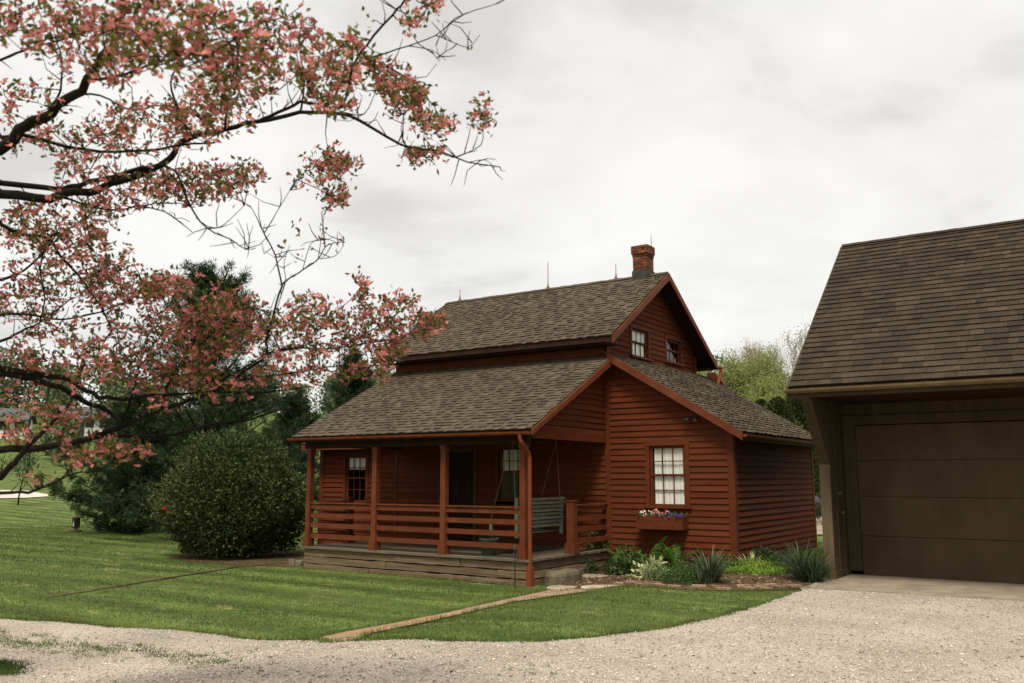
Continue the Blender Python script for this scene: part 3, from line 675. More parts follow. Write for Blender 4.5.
co = ch.build('chimney', M['brick'], mr); mo.build('mortar_core', M['mortar'], house)
fl = MB(); fl.box(cx0-.02, cx1+.02, cy0-.02, cy1+.02, 5.95, 6.355); fl.build('chimney_flashing', M['flash'], mr)
# lightning rods
for x, h_ in ((-14.25, .33), (-11.47, .70), (-9.56, .40)):
    l_ = MB(); l_.tube([(x, RY, RZ), (x, RY, RZ+h_*.97), (x, RY, RZ+h_)], [.011, .007, .002], 6); l_.lathe((x, RY, RZ), [(.06, 0), (.045, .05), (.02, .09), (.014, .16)], 8); l_.build('lightning_rod', M['rod'], house)
l_ = MB(); l_.tube([(-8.72, 18.74, 6.9), (-8.72, 18.74, 7.22), (-8.72, 18.74, 7.30)], [.01, .007, .002], 6); l_.build('lightning_rod', M['rod'], house)
# left wing behind the porch
lw = MB(); WX0 = -16.9; LWw = (-16.02, -15.33, 1.0, 2.12)
clapboard(lw, (0, 16.24, 0), XP, -YP, lambda z: (WX0, XL-.02), -.3, 2.42, holes=[(LWw[0]-.09, LWw[1]+.09, LWw[2], LWw[3]+.09)])
def spl(z): k = max(0, (z-2.42)/.5); return (16.24+k, 20.6-k)
clapboard(lw, (WX0, 0, 0), YP, -XP, spl, -.3, 3.45); lw.build('side_wing_wall', M['clap'], house)
window(house, (LWw[0], 16.24, LWw[2]), XP, -YP, LWw[1]-LWw[0], LWw[3]-LWw[2], 3, 2, curtain=(.04, .66, .78, 1.10), arched=False)
lr = roof_pair('side_wing_roof', M['shingle'], -17.2, XL-.03, 15.82, 2.42, 18.42, 3.72)
ft = MB(); ft.box(-17.2, XL-.03, 15.80, 15.84, 2.27, 2.40); ft.build('eave_trim', M['trim'], house)
lb = MB(); lb.box(WX0-.03, WX0+.1, 16.205, 16.24, -.3, 2.38); lb.build('corner_board', M['trim'], house)

for dx_ in (-.06, .06):
    b = MB(); b.tube([(-6.72+dx_*.3, YF-.03, 2.74), (-6.72+dx_, YF-.10, 2.72)], .018, 6); b.tube([(-6.72+dx_, YF-.09, 2.72), (-6.72+dx_*1.6, YF-.20, 2.67)], [.02, .036], 10); b.build('floodlight', M['flash'], house)
# flower box under the wing window (hangs on the wall: a thing of its own)
fb = empty('flower_box', (-7.36, 15.97, .62), 'red wooden flower box hanging under the white-curtained wing window', 'flower box')
b = MB(); x0, x1, y0, y1, z0, z1 = -7.84, -6.88, 15.86, 16.13, .61, .86
b.box(x0, x1, y0, y0+.025, z0, z1, .5); b.box(x0, x1, y1-.025, y1, z0, z1, .4); b.box(x0, x0+.025, y0+.026, y1-.026, z0, z1, .5); b.box(x1-.025, x1, y0+.026, y1-.026, z0, z1, .5); b.box(x0+.026, x1-.026, y0+.026, y1-.026, z0, z0+.03, .5)
b.box(x0+.026, x1-.026, y0+.026, y1-.026, z1-.06, z1-.04, 0)
b.build('planter', M['casing'], fb)
def cloud(n, c, r): return np.array(c)+rng.normal(size=(n, 3))*np.array(r)
P = np.column_stack([rng.uniform(x0+.04, x1-.02, 420), rng.uniform(y0+.0, y1-.04, 420), rng.uniform(z1-.04, z1+.06, 420)])
V, Fq, S = leaf_geo(P, rng.normal(size=(420, 3))+[0, -.4, .6], rng.uniform(.04, .07, 420), .03, rng.random(420)); link('foliage', np_mesh('foliage', V, Fq, S), M['green'], fb)
for nm, cen, cnt, m in (('salmon_flower', (-7.38, .06), 44, 'pinkf'), ('purple_flower', (-7.05, .02), 60, 'purplef'), ('white_flower', (-7.66, .05), 26, 'whitef')):
    parts = []
    for k in range(cnt):
        c = np.array([min(max(cen[0]+rng.normal(0, .13), x0+.05), x1-.03), rng.uniform(y0-.03, y0+.12), z1+cen[1]+rng.normal(0, .025)])
        D = rng.normal(size=(5, 3)); D[:, 1] -= .4; parts.append(leaf_geo(np.repeat(c[None], 5, 0), D, .026, .022, rng.random(5)))
    V, Fq, S = join_geo(parts); tag(link(nm+'s', np_mesh(nm, V, Fq, S), M[m], fb), kind='stuff')

# porch swing
sw = empty('porch_swing', (-9.35, 14.5, .66), 'grey slatted porch swing hanging on chains at the right end of the porch', 'porch swing')
b = MB(); ya, yb = 13.74, 15.26
for k in range(8):
    z = .66+.072*k; x = -9.20+.015*k; b.box(x-.012, x+.012, ya, yb, z, z+.05, random.random())
bk = b.build('backrest', M['swing'], sw)
b = MB()
for k in range(6): b.box(-9.78+.09*k, -9.70+.09*k, ya, yb, .555, .575, random.random())
b.box(-9.80, -9.775, ya, yb, .49, .565, .5); b.build('seat', M['swing'], sw)
for y in (ya-.03, yb+.03):
    b = MB(); b.box(-9.85, -9.16, y-.04, y+.04, .80, .825, .6); b.box(-9.79, -9.74, y-.025, y+.025, .50, .80, .5); b.box(-9.22, -9.17, y-.025, y+.025, .50, 1.22, .5); b.build('armrest', M['swing'], sw)
for y in (ya-.03, yb+.03):
    b = MB(); b.tube([(-9.19, y, .82), (-9.30, y, 2.37)], .009, 5); b.tube([(-9.77, y, .82), (-9.30, y, 2.30)], .006, 5); b.build('chain', M['rod'], sw)
# pale planter on the porch floor
pt = empty('planter_pot', (-9.75, 13.62, .178), 'grey round planter pot on the porch floor behind the front railing', 'plant pot')
b = MB(); b.lathe((-9.75, 13.62, .178), [(0, 0), (.12, 0), (.16, .26), (.18, .27), (.18, .31), (.155, .31), (.14, .25), (0, .25)], 18); b.build('pot', M['swing'], pt, True)
P = cloud(160, (-9.75, 13.62, .47), (.07, .07, .03)); V, Fq, S = leaf_geo(P, rng.normal(size=(160, 3))+[0, 0, 1], .09, .03, rng.random(160)); link('foliage', np_mesh('foliage', V, Fq, S), M['dkleaf'], pt)

# iron garden stake in front of the porch corner
p0 = gpt(515, 589); X0, Y0, Z0 = p0
st = empty('garden_stake', (X0, Y0, Z0), 'thin black iron garden stake with hooked head beside the porch corner', 'garden stake')
b = MB(); b.tube([(X0, Y0, Z0-.05), (X0, Y0, Z0+.62), (X0, Y0, Z0+.70)], .011, 6); b.build('rod', M['iron'], st)
b = MB(); b.tube([(X0, Y0, Z0+.55), (X0+.03, Y0, Z0+.62), (X0+.05, Y0, Z0+.55), (X0+.045, Y0, Z0+.47)], .008, 5); b.tube([(X0, Y0, Z0+.55), (X0-.03, Y0, Z0+.60), (X0-.06, Y0, Z0+.57), (X0-.06, Y0, Z0+.52)], .008, 5)
b.lathe((X0, Y0, Z0+.60), [(.0, 0), (.022, .02), (.03, .06), (.02, .1), (0, .13)], 8); b.build('hook', M['iron'], st)

# ------------------------------------------------------------------ stone step, flagstones
def rock(mb, cx, cy, z0, z1, rx, ry, n=14, rot=0, j=.08, sh=.5):
    a = [2*math.pi*k/n for k in range(n)]; pts = []
    for t in a:
        e_ = 4; cs, sn = math.cos(t), math.sin(t); r = 1/((abs(cs)**e_+abs(sn)**e_)**(1/e_))*random.uniform(1-j, 1+j)
        x, y = cs*r*rx, sn*r*ry; pts.append((cx+x*math.cos(rot)-y*math.sin(rot), cy+x*math.sin(rot)+y*math.cos(rot)))
    b_ = len(mb.v)
    rings = [(z0, 1.0), (z0+(z1-z0)*.75, 1.0), (z1, .93)]
    for z, s in rings:
        for x, y in pts: mb.v.append((cx+(x-cx)*s, cy+(y-cy)*s, z+random.uniform(-.006, .006) if z == z1 else z)); mb.s.append(sh)
    for r in range(2):
        for k in range(n): k2 = (k+1) % n; mb.f.append((b_+r*n+k, b_+r*n+k2, b_+(r+1)*n+k2, b_+(r+1)*n+k))
    mb.f.append(tuple(b_+2*n+k for k in range(n)))
b = MB(); rock(b, -8.34, 13.93, -.3, -.05, .20, .46); tag(b.build('stone_step', M['stone']), 'thick mossy stone block step at the right side of the porch', 'step')
for k, (px, py, rx, ry, lb) in enumerate([(592, 577, .30, .24, 'round flat flagstone beside the bed of shrubs right of the stone step'), (563, 589, .26, .20, 'tan flagstone just in front of the stone step'), (601, 588, .34, .12, 'long pale flagstone at the lawn edge right of the step')]):
    c = gpt(px, py); b = MB(); rock(b, c[0], c[1], c[2]-.02, c[2]+.035, rx, ry, rot=.5*k, sh=.3+.3*k); tag(b.build('flagstone', M['flag']), lb, 'flagstone', 'flagstones by the step')
# brick edging along the front of the bed
ebr = MB(); ep = [gpt(*p) for p in [(612, 586), (660, 588), (710, 590), (760, 590), (806, 588)]]
ew = wiggle([p for p in ep], .24, .012)
for a, b_ in zip(ew[:-1], ew[1:]):
    for row in range(3):
        c = (a+b_)/2; d = (b_-a)/np.linalg.norm(b_-a); nn = np.array([-d[1], d[0]]); c = c+nn*(.12*row+.03)+rng.normal(0, .01, 2)
        if row and random.random() < .12: continue
        z = hz1(c[0], c[1])+.022+random.uniform(-.006, .008); ebr.beam((*(c-d*.10-nn*random.uniform(-.02, .02)), z), (*(c+d*.10+nn*random.uniform(-.02, .02)), z+random.uniform(-.012, .012)), .10, .03, random.random())
M['edgebrick'] = mat('worn_brick', (.12, .075, .045), (.26, .19, .125), 7, rough=.95, bump=.6, bscale=30, attr=.4, fine=.3)
tag(ebr.build('brick_edging', M['edgebrick']), 'flat worn brick edging between the lawn and the planting bed', 'edging')
# low stone edging left of the porch
for k, (px, py) in enumerate([(300, 566), (293, 565)]):
    c = gpt(px, py); b = MB(); rock(b, c[0], c[1], c[2]-.03, c[2]+.12, .10, .09, 10); tag(b.build('edging_stone', M['stone']), ['square edging stone touching the left end of the porch skirt', 'square edging stone second from the porch end, nearest the big shrub'][k], 'stone', 'edging stones by the porch')

# ------------------------------------------------------------------ garage
gar = empty('garage', (-1.2, 17.5, 0), 'dark brown garage with deep eave, shingle roof and wide panelled door', 'garage')
GX0, GX1 = -3.95, 2.3; GW = 15.53
GE, GEZ, GR, GRZ = 13.68, 2.97, 17.62, 6.08
D0, D1, DT = -3.60, 1.27, 2.45
gr_ = roof_pair('roof', M['gshingle'], -4.12, 2.5, GE, GEZ, GR, GRZ, parent=gar, tab=.27, exp=.165)
g_ = MB()
def zg(y): return GEZ+(GRZ-GEZ)/(GR-GE)*(min(y, 2*GR-y)-GE)-.09
# side walls, extended forward as a wing with a sloping bracket
for x0, x1 in ((GX0, GX0+.14), (GX1-.14, GX1)):
    ys_ = [GE+.18, GR, 2*GR-GW]
    P = [(x0, 14.62, -.1), (x0, 14.62, 1.78), (x0, 13.74, zg(13.74)-.04), (x0, GR, zg(GR)), (x0, 2*GR-GW, zg(2*GR-GW)), (x0, 2*GR-GW, -.1)]
    g_.prism(P, (x1-x0, 0, 0), .4)
g_.box(GX0+.14, D0-.20, GW, GW+.12, -.05, 3.9, .45); g_.box(D1+.20, GX1-.14, GW, GW+.12, -.05, 3.9, .45); g_.box(D0-.20, D1+.20, GW, GW+.12, DT+.16, 3.9, .3)
g_.box(GX0+.14, GX1-.14, 2*GR-GW-.12, 2*GR-GW-.001, -.05, 4.2, .45)
go = g_.build('wall', M['gwall'], gar)
t_ = MB()
t_.box(D0-.20, D0-.004, GW-.04, GW+.08, .09, DT+.16, .5); t_.box(D1+.004, D1+.20, GW-.04, GW+.08, .09, DT+.16, .5); t_.box(D0-.003, D1+.003, GW-.03, GW+.08, DT+.01, DT+.16, .3)
t_.build('door_jamb', M['gwall'], gar)
t_ = MB(); t_.box(GX0-.01, GX0+.15, 14.575, 14.615, -.05, 1.80, .6); t_.build('corner_post', M['gtrim'], gar); t_ = MB(); t_.beam((GX0+.07, 14.595, 1.81), (GX0+.07, 13.70, 2.86), .16, .05, .6, up=(0, -1, .8)); t_.build('bracket', M['gwall'], gar)
t_ = MB()
for y in (14.95, 15.3): t_.box(GX0+.141, GX0+.155, y-.03, y+.03, .02, 2.9, .5)
t_.box(GX0+.141, GX0+.165, 14.64, GW-.045, .02, .14, .6); t_.build('batten', M['gwall'], gar)
for y, z, lb in ((15.06, 1.34, 'upper round switch'), (15.2, 1.03, 'lower round switch')):
    t_ = MB(); t_.tube([(GX0+.142, y, z), (GX0+.19, y, z)], [.035, .032], 10); tag(t_.build('doorbell', M['gtrim'], gar, False))
dr = MB(); hs = (.02, .648, 1.281, 1.872, DT)
for a, b_ in zip(hs[:-1], hs[1:]):
    dr.hexa([(D0, GW+.03, a+.006), (D1, GW+.03, a+.006), (D1, GW+.07, a+.006), (D0, GW+.07, a+.006), (D0, GW+.03, b_-.006), (D1, GW+.03, b_-.006), (D1, GW+.07, b_-.006), (D0, GW+.07, b_-.006)], random.random())
    dr.box(D0, D1, GW+.05, GW+.072, a-.006 if a > .1 else a, a+.0055, 0)
gd = dr.build('garage_door', M['gdoor'], gar)
h_ = MB(); h_.box(-1.25, -1.1, GW-.005, GW+.028, .98, 1.01); h_.box(-1.25, -1.235, GW-.005, GW+.028, .95, .98); h_.build('handle', M['iron'], gd)
s_ = MB(); s_.box(GX0+.0, GX1, GW-.0, GW+.1, -.04, .018); s_.build('threshold', M['concrete'], gar)
f_ = MB(); f_.box(-4.12, 2.5, GE+.012, GE+.04, GEZ-.17, GEZ-.015, .4); f_.box(-4.12, 2.5, 2*GR-GE-.04, 2*GR-GE-.012, GEZ-.17, GEZ-.015, .4)
for x in (-4.155, 2.5):
    for a, b_ in ((GE, GR), (2*GR-GE, GR+.001)): f_.prism([(x, a, GEZ-.015), (x, b_, GRZ-.015), (x, b_, GRZ-.19), (x, a, GEZ-.17)], (.035, 0, 0), .4)
f_.build('fascia', M['gwall'], gar)
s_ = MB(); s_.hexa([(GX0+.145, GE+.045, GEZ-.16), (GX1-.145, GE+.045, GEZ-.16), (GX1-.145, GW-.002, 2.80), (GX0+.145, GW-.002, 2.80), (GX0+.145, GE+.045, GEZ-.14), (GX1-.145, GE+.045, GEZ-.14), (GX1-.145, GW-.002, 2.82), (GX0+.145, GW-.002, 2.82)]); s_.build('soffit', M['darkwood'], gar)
gu = MB(); gutter(gu, (-4.15, GE-.055, GEZ-.045), (2.5, GE-.055, GEZ-.045), .065); gu.build('gutter', M['ggutter'], gar)
# slab
sa = gpt(811, 590); sl_ = MB(); sl_.prism([(-3.90, 13.32, -.06), (GX1, 13.75, -.06), (GX1, GW+.0, -.06), (-3.93, GW, -.06), (-3.93, 14.57, -.06), (-3.98, 14.55, -.06)], (0, 0, .085)); tag(sl_.build('concrete_apron', M['concrete']), kind='structure')

# ------------------------------------------------------------------ kettle grill behind the wing
gpos = CAM+ray(812.5, 494)*37; GXX, GYY = gpos[0], gpos[1]; gz = hz1(GXX, GYY)+.03
gl_ = empty('kettle_grill', (GXX, GYY, gz), 'black round kettle grill on the pale patio behind the house corner', 'grill')
b = MB(); b.lathe((GXX, GYY, gz+.85), [(0, -.26), (.16, -.22), (.27, -.1), (.30, .0)], 18); b.build('bowl', M['iron'], gl_, True)
b = MB(); b.lathe((GXX, GYY, gz+.86), [(.305, .0), (.27, .13), (.16, .23), (0, .27)], 18); b.build('lid', M['iron'], gl_, True)
for k in range(3):
    a = k*2.09; b = MB(); b.tube([(GXX+.12*math.cos(a), GYY+.12*math.sin(a), gz+.62), (GXX+.3*math.cos(a), GYY+.3*math.sin(a), gz)], .012, 5); b.build('leg', M['iron'], gl_)

# ------------------------------------------------------------------ vegetation helpers
def skeleton(r, h, spread=.5, trunk_r=.12, depth=4, kids=4, up=.6, lean=(0, 0), first=.2):
    """segments of a branching tree: list of (pts, radii), tips list"""
    segs = []; tips = []
    def grow(p, d, ln, rad, lv):
        n = 5 if lv == 0 else 4; pts = [p.copy()]; q = p.copy(); dd = d.copy()
        for k in range(n):
            dd = dd+Vector((r.gauss(0, .09), r.gauss(0, .09), r.gauss(0, .05)+(.06*up if lv else 0))); dd.normalize(); q = q+dd*ln/n; pts.append(q.copy())
        end = rad*(.35 if lv == 0 else .4); rads = [rad+(end-rad)*k/n for k in range(n+1)]; segs.append((pts, rads, lv))
        if lv >= depth: tips.append((pts[-1], dd)); tips.append((pts[2], dd)); return
        nk = kids+(3 if lv == 0 else 0)
        for k in range(nk):
            t = (first+(1-first)*(k+r.random())/nk) if lv == 0 else (.3+.7*(k+r.random())/nk); i = min(int(t*n), n-1); base = pts[i].lerp(pts[i+1], t*n-i)
            az = r.uniform(0, 2*math.pi); side = Vector((math.cos(az), math.sin(az), 0)); nd = (dd*up+side*spread*(1.2 if lv == 0 else 1)+Vector((0, 0, .25*up))).normalized()
            grow(base, nd, ln*(.62 if lv else .55)*(1.15-.5*t if lv == 0 else 1)*r.uniform(.75, 1.1), rads[i]*.55, lv+1)
    grow(Vector((0, 0, 0)), Vector((lean[0], lean[1], 1)).normalized(), h*.72, trunk_r, 0)
    return segs, tips
def make_tree(name, seed, h, leafm, barkm, nl, ls, lsp, spread=.5, depth=4, kids=4, up=.7, tr=.12, first=.2, twig_min=.008):
    r = random.Random(seed); segs, tips = skeleton(r, h, spread, tr, depth, kids, up, first=first); root = empty(name, (0, 0, 0)); t = MB(); c = MB()
    for pts, rads, lv in segs:
        (t if lv < 2 else c).tube(pts, [max(x, twig_min) for x in rads], 6 if lv < 2 else 3, r.random(), cap=False)
    t.build('trunk', barkm, root, True); c.build('twigs', barkm, root)
    T = np.array([p for p, d in tips]); k = rng.integers(0, len(T), nl); P = T[k]+rng.normal(0, lsp, (nl, 3))
    V, Fq, S = leaf_geo(P, rng.normal(size=(nl, 3)), ls*rng.uniform(.6, 1.3, nl), ls*.7, rng.random(nl)); link('crown', np_mesh('crown', V, Fq, S), leafm, root); return root
def copy_tree(o, parent=None):
    c = o.copy(); COL.objects.link(c)
    if parent is not None: c.parent = parent
    for ch_ in list(o.children): copy_tree(ch_, c)
    return c
def place(o, px, py_top_unused, D, s=1, rz=0):
    d = ray(px, 477); d = d/np.hypot(d[0], d[1]); x, y = d[0]*D, d[1]*D
    o.location = (x, y, hz1(x, y)-.05); o.scale = (s, s, s); o.rotation_euler.z = rz; return o

# background trees on the right, between the two buildings
tA = make_tree('deciduous_tree', 3, 9.5, M['fresh'], M['paletwig'], 9000, .13, .30, .55, 4, 4, .8, .12, .12, .012)
tB = make_tree('deciduous_tree', 5, 11, M['tan'], M['paletwig'], 7500, .10, .24, .52, 4, 4, .95, .14, .25, .014)
spec = [(tA, 735, 58, .98, 'fresh green young tree just right of the house gable'), (tB, 752, 66, .90, 'tan budding tree behind the fresh green one beside the house gable'),
        (tA, 765, 60, .95, 'fresh green tree midway between house and garage roofs'), (tB, 786, 68, .95, 'tallest tan budding tree between the house and the garage'),
        (tB, 812, 62, .93, 'tan budding tree touching the left edge of the garage roof'), (tA, 800, 56, .80, 'low fresh green tree close to the garage roof'),
        (tA, 716, 64, .93, 'green tree partly hidden behind the house gable rake'), (tB, 725, 72, .92, 'thin tan tree behind the house gable rake'),
        (tA, 780, 52, .62, 'small green tree above the dark arborvitae'), (tB, 840, 66, 1.05, 'tan budding tree behind the garage'), (tA, 750, 54, .66, 'short green sapling just above the wing roof')]
used = set()
for k, (t, px, D, s, lb) in enumerate(spec):
    o = t if t.name not in used else copy_tree(t); used.add(t.name)
    place(o, px, 0, D, s, k*1.7); tag(o, lb, 'tree', 'trees beyond the house and garage')

def blob_foliage(c, r, n, ls, lobes=14, inner=.55, seed=0, aspect=.55):
    """leaves spread through a lumpy ellipsoid"""
    g2 = np.random.default_rng(seed); D = unit(g2.normal(size=(n, 3))); Ld = unit(g2.normal(size=(lobes, 3))); amp = g2.uniform(.04, .22, lobes)
    rr = np.ones(n)*.86
    for k in range(lobes): rr += amp[k]*np.exp(-(1-D@Ld[k])*22)
    rad = (inner+(1-inner)*g2.random(n)**.4)*rr*(1+g2.normal(0, .04, n)); P = np.array(c)+D*rad[:, None]*np.array(r)
    V, Fq, S = leaf_geo(P, D*.7+g2.normal(size=(n, 3))*.8+[0, 0, .2], ls*g2.uniform(.6, 1.3, n), ls*aspect, g2.random(n)); return V, Fq, S, P
# arborvitae between the buildings
for k, (px, D, hh, w_, lb) in enumerate([(764, 40, 5.0, 1.0, 'dark green arborvitae nearest the wing roof'), (781, 38, 4.9, 1.15, 'broad dark arborvitae in the middle between house and garage'), (800, 39, 5.2, 1.0, 'dark arborvitae nearest the garage eave'), (818, 46, 4.6, 1.2, 'tall dark evergreen seen past the wing corner')]):
    d = ray(px, 477); d = d/np.hypot(d[0], d[1]); x, y = d[0]*D, d[1]*D; z = hz1(x, y)
    o = empty('arborvitae', (x, y, z), lb, 'shrub', 'arborvitae behind the house')
    n = 6500; g2 = np.random.default_rng(50+k); t = g2.random(n)**.8; az = g2.uniform(0, 6.283, n); prof = np.clip(.75+.5*t, 0, 1)*np.clip(1.0-t**2.4, 0, 1)**.6*(1.0)
    rr = w_*prof*(.6+.4*g2.random(n))*(1+.20*np.sin(az*3+t*9+k)+.15*np.sin(az*5-t*17)); P = np.column_stack([x+rr*np.cos(az), y+rr*np.sin(az), z+.1+t*hh])
    V, Fq, S = leaf_geo(P, np.column_stack([np.cos(az)*.6, np.sin(az)*.6, np.ones(n)])+g2.normal(0, .35, (n, 3)), .17, .09, g2.random(n)); link('crown', np_mesh('crown', V, Fq, S), M['bush'], o)
    b = MB(); b.tube([(x, y, z-.1), (x, y, z+hh*.8)], [.08, .02], 6); b.build('trunk', M['bark'], o)

# big rounded shrub left of the porch
bc = np.array([-17.68, 14.2]); bz = hz1(*bc)
bs = empty('rounded_shrub', (bc[0], bc[1], bz), 'big round dark green shrub with bronze new tips beside the porch', 'shrub')
V, Fq, S, P = blob_foliage((bc[0], bc[1], bz+1.30), (1.76, 1.76, 1.74), 52000, .080, 40, .45, 4)
keep = P[:, 2] > bz+.12; V = V.reshape(-1, 4, 3)[keep].reshape(-1, 3); S = S.reshape(-1, 4)[keep].ravel(); Fq = np.arange(len(V)).reshape(-1, 4)
link('foliage', np_mesh('foliage', V, Fq, S), M['bush'], bs)
b = MB(); r_ = random.Random(9)
for k in range(34):
    a = r_.uniform(0, 6.28); e_ = r_.uniform(.15, 1.4); d = Vector((math.cos(a)*math.cos(e_), math.sin(a)*math.cos(e_), math.sin(e_))); p0 = Vector((bc[0]+r_.gauss(0, .15), bc[1]+r_.gauss(0, .15), bz)); q = p0+Vector((d.x*1.5, d.y*1.5, d.z*2.3))
    b.tube([p0, p0.lerp(q, .5)+Vector((r_.gauss(0, .1), r_.gauss(0, .1), .1)), q], [.03, .018, .006], 5, cap=False)
b.build('stems', M['bark'], bs)
gpt_ = CAM+ray(165, 509)*21.0; D_ = rng.normal(size=(12, 3)); D_[:, 0] += .5; D_[:, 1] -= .8
V, Fq, S = leaf_geo(np.repeat(gpt_[None], 12, 0)+rng.normal(0, .02, (12, 3)), D_, .035, .03, rng.random(12)); link('flower', np_mesh('flower', V, Fq, S), M['bud'], bs)
strip('mulch_ring', [(-19.3, 13.9), (-18.4, 13.0), (-17.2, 12.7), (-15.9, 12.85), (-14.5, 13.2)], [(-19.5, 16), (-18.5, 16), (-17.2, 16), (-16, 16), (-14.5, 16)], 4, .008, M['mulch'])

# pines
def pine(name, px, D, hh, seed, width, label, zlow=.3, lean=0, wexp=.62, kk=13):
    r = random.Random(seed); g2 = np.random.default_rng(seed); d = ray(px, 477); d = d/np.hypot(d[0], d[1]); x, y = d[0]*D, d[1]*D; z = hz1(x, y)
    o = empty(name, (x, y, z), label, 'pine tree'); b = MB(); b.tube([(x, y, z-.1), (x+.1, y, z+hh*.5), (x, y, z+hh*.97)], [.22, .13, .03], 8); b.build('trunk', M['bark'], o, True)
    br = MB(); tips = []; dirs = []; lev = zlow
    while lev < hh*.98:
        t = lev/hh; nb = r.randint(5, 7)
        for k in range(nb):
            az = r.uniform(0, 6.283); ln = width*(1.02-t)**wexp*r.uniform(.65, 1.12)*(1 if t > .12 else .92); el = .05+.55*t+r.gauss(0, .08)
            q0 = Vector((x, y, z+lev)); dd = Vector((math.cos(az)*math.cos(el), math.sin(az)*math.cos(el), math.sin(el))); pts = [q0]; n = 6
            for i in range(n): dd = (dd+Vector((r.gauss(0, .05), r.gauss(0, .05), .05))).normalized(); pts.append(pts[-1]+dd*ln/n)
            br.tube(pts, [.045*(1-i/(n+1))+.006 for i in range(n+1)], 4, cap=False)
            sd_ = dd.cross(ZP).normalized()
            for i in range(1, n+1):
                f = i/n
                for s in range(int(4+6*ln/width)):
                    o2 = sd_*r.gauss(0, .20*ln*(1.25-f)) + ZP*r.gauss(.03, .07)+dd*r.uniform(-.5, .5)*ln/n
                    tips.append(pts[i]+o2); dirs.append(dd+o2*1.2+ZP*.5)
        lev += r.uniform(.26, .40)
    br.build('branches', M['bark'], o)
    T = np.array([list(v) for v in tips]); Dr = unit(np.array([list(v) for v in dirs])); k = kk; P = np.repeat(T, k, 0)+g2.normal(0, .035, (len(T)*k, 3)); DD = np.repeat(Dr, k, 0)*.7+unit(g2.normal(size=(len(T)*k, 3)))
    sh = np.repeat(g2.random(len(T)), k); V, Fq, S = leaf_geo(P, DD, g2.uniform(.12, .22, len(P)), .020, sh*.7+.3*g2.random(len(P)), .1); link('needles', np_mesh('needles', V, Fq, S), M['pine'], o); return o
pine('pine_tree', 205, 29.5, 8.3, 21, 3.1, 'tall dark pine standing behind the big round shrub', wexp=.42)
pine('pine_tree', 352, 40, 7.4, 22, 2.4, 'dark pine rising behind the left end of the porch roof')
pine('pine_tree', 140, 33, 4.4, 23, 2.9, 'low wide pine at the left side of the tall pine', zlow=.12, kk=26)
pine('pine_tree', 290, 42, 5.6, 24, 2.6, 'pine seen between the shrub and the porch roof')

# small lawn trees and shrubs on the far left
def small_shrub(name, px, pyb, wpx, hpx, label, m, cone, seed):
    c = gpt(px, pyb); Dd = np.dot(c-CAM, -M3[:, 2]); k = Dd/F; w_, h_ = wpx*k, hpx*k; g2 = np.random.default_rng(seed); n = 900
    o = empty(name, tuple(c), label, 'shrub'); t = g2.random(n); az = g2.uniform(0, 6.283, n); prof = (1-t)*.95+.05 if cone else np.sqrt(np.clip(1-(2*t-1)**2, 0, 1))
    rr = w_/2*prof*(.55+.45*g2.random(n)); P = np.column_stack([c[0]+rr*np.cos(az), c[1]+rr*np.sin(az), c[2]+.05+t*h_]); ls = max(.09, 1.3*k)
    V, Fq, S = leaf_geo(P, g2.normal(size=(n, 3))+[0, 0, .5], ls, ls*.6, g2.random(n)); link('foliage', np_mesh('foliage', V, Fq, S), m, o)
    b = MB(); b.tube([tuple(c-[0, 0, .1]), tuple(c+[0, 0, h_*.7])], [.04, .02], 5); b.build('stem', M['bark'], o)
small_shrub('conifer_shrub', 79, 503, 7, 15, 'tiny dark cone-shaped conifer on the far left lawn beside the pine', M['bush'], True, 1)
small_shrub('round_shrub', 57, 491, 10, 12, 'small round bush on the far lawn, right of two', M['bush'], False, 2)
small_shrub('round_shrub', 38, 490, 11, 16, 'small round bush on the far lawn, left of two', M['bush'], False, 3)
small_shrub('round_shrub', 76, 493, 9, 11, 'small clipped bush directly behind the dark cone conifer', M['green'], False, 5)
c = gpt(18, 505); sap = make_tree('sapling', 31, 3.3, M['far'], M['bark'], 900, .12, .22, .55, 3, 4, .7, .05, .3, .01); sap.location = tuple(c); tag(sap, 'young sapling with thin pale foliage at the left lawn crest', 'tree')
c = gpt(66, 502); b = MB(); b.tube([tuple(c), tuple(c+[0, 0, 1.9])], .025, 5); tag(b.build('wooden_stake', M['paletwig']), 'thin upright wooden stake on the far left lawn', 'stake')
# stone garden ornament under the pine
c = gpt(75.5, 532); X0, Y0, Z0 = c; go_ = empty('garden_ornament', tuple(c), 'small stone garden lantern at the edge of the low pine', 'garden ornament')
b = MB(); b.lathe((X0, Y0, Z0), [(0, 0), (.20, 0), (.20, .06), (.08, .09), (.07, .14)], 8); b.build('base', M['stone'], go_); b = MB(); b.box(X0-.09, X0+.09, Y0-.09, Y0+.09, Z0+.14, Z0+.48); b.build('body', M['flash'], go_); b = MB(); b.lathe((X0, Y0, Z0+.48), [(.17, 0), (.15, .04), (.04, .10), (0, .12)], 8); b.build('cap', M['stone'], go_)
b = MB(); b.prism([(X0-.04, Y0-.095, Z0+.2), (X0+.03, Y0-.095, Z0+.2), (X0+.01, Y0-.095, Z0+.36)], (0, .003, 0)); b.build('niche', M['whitef'], go_)

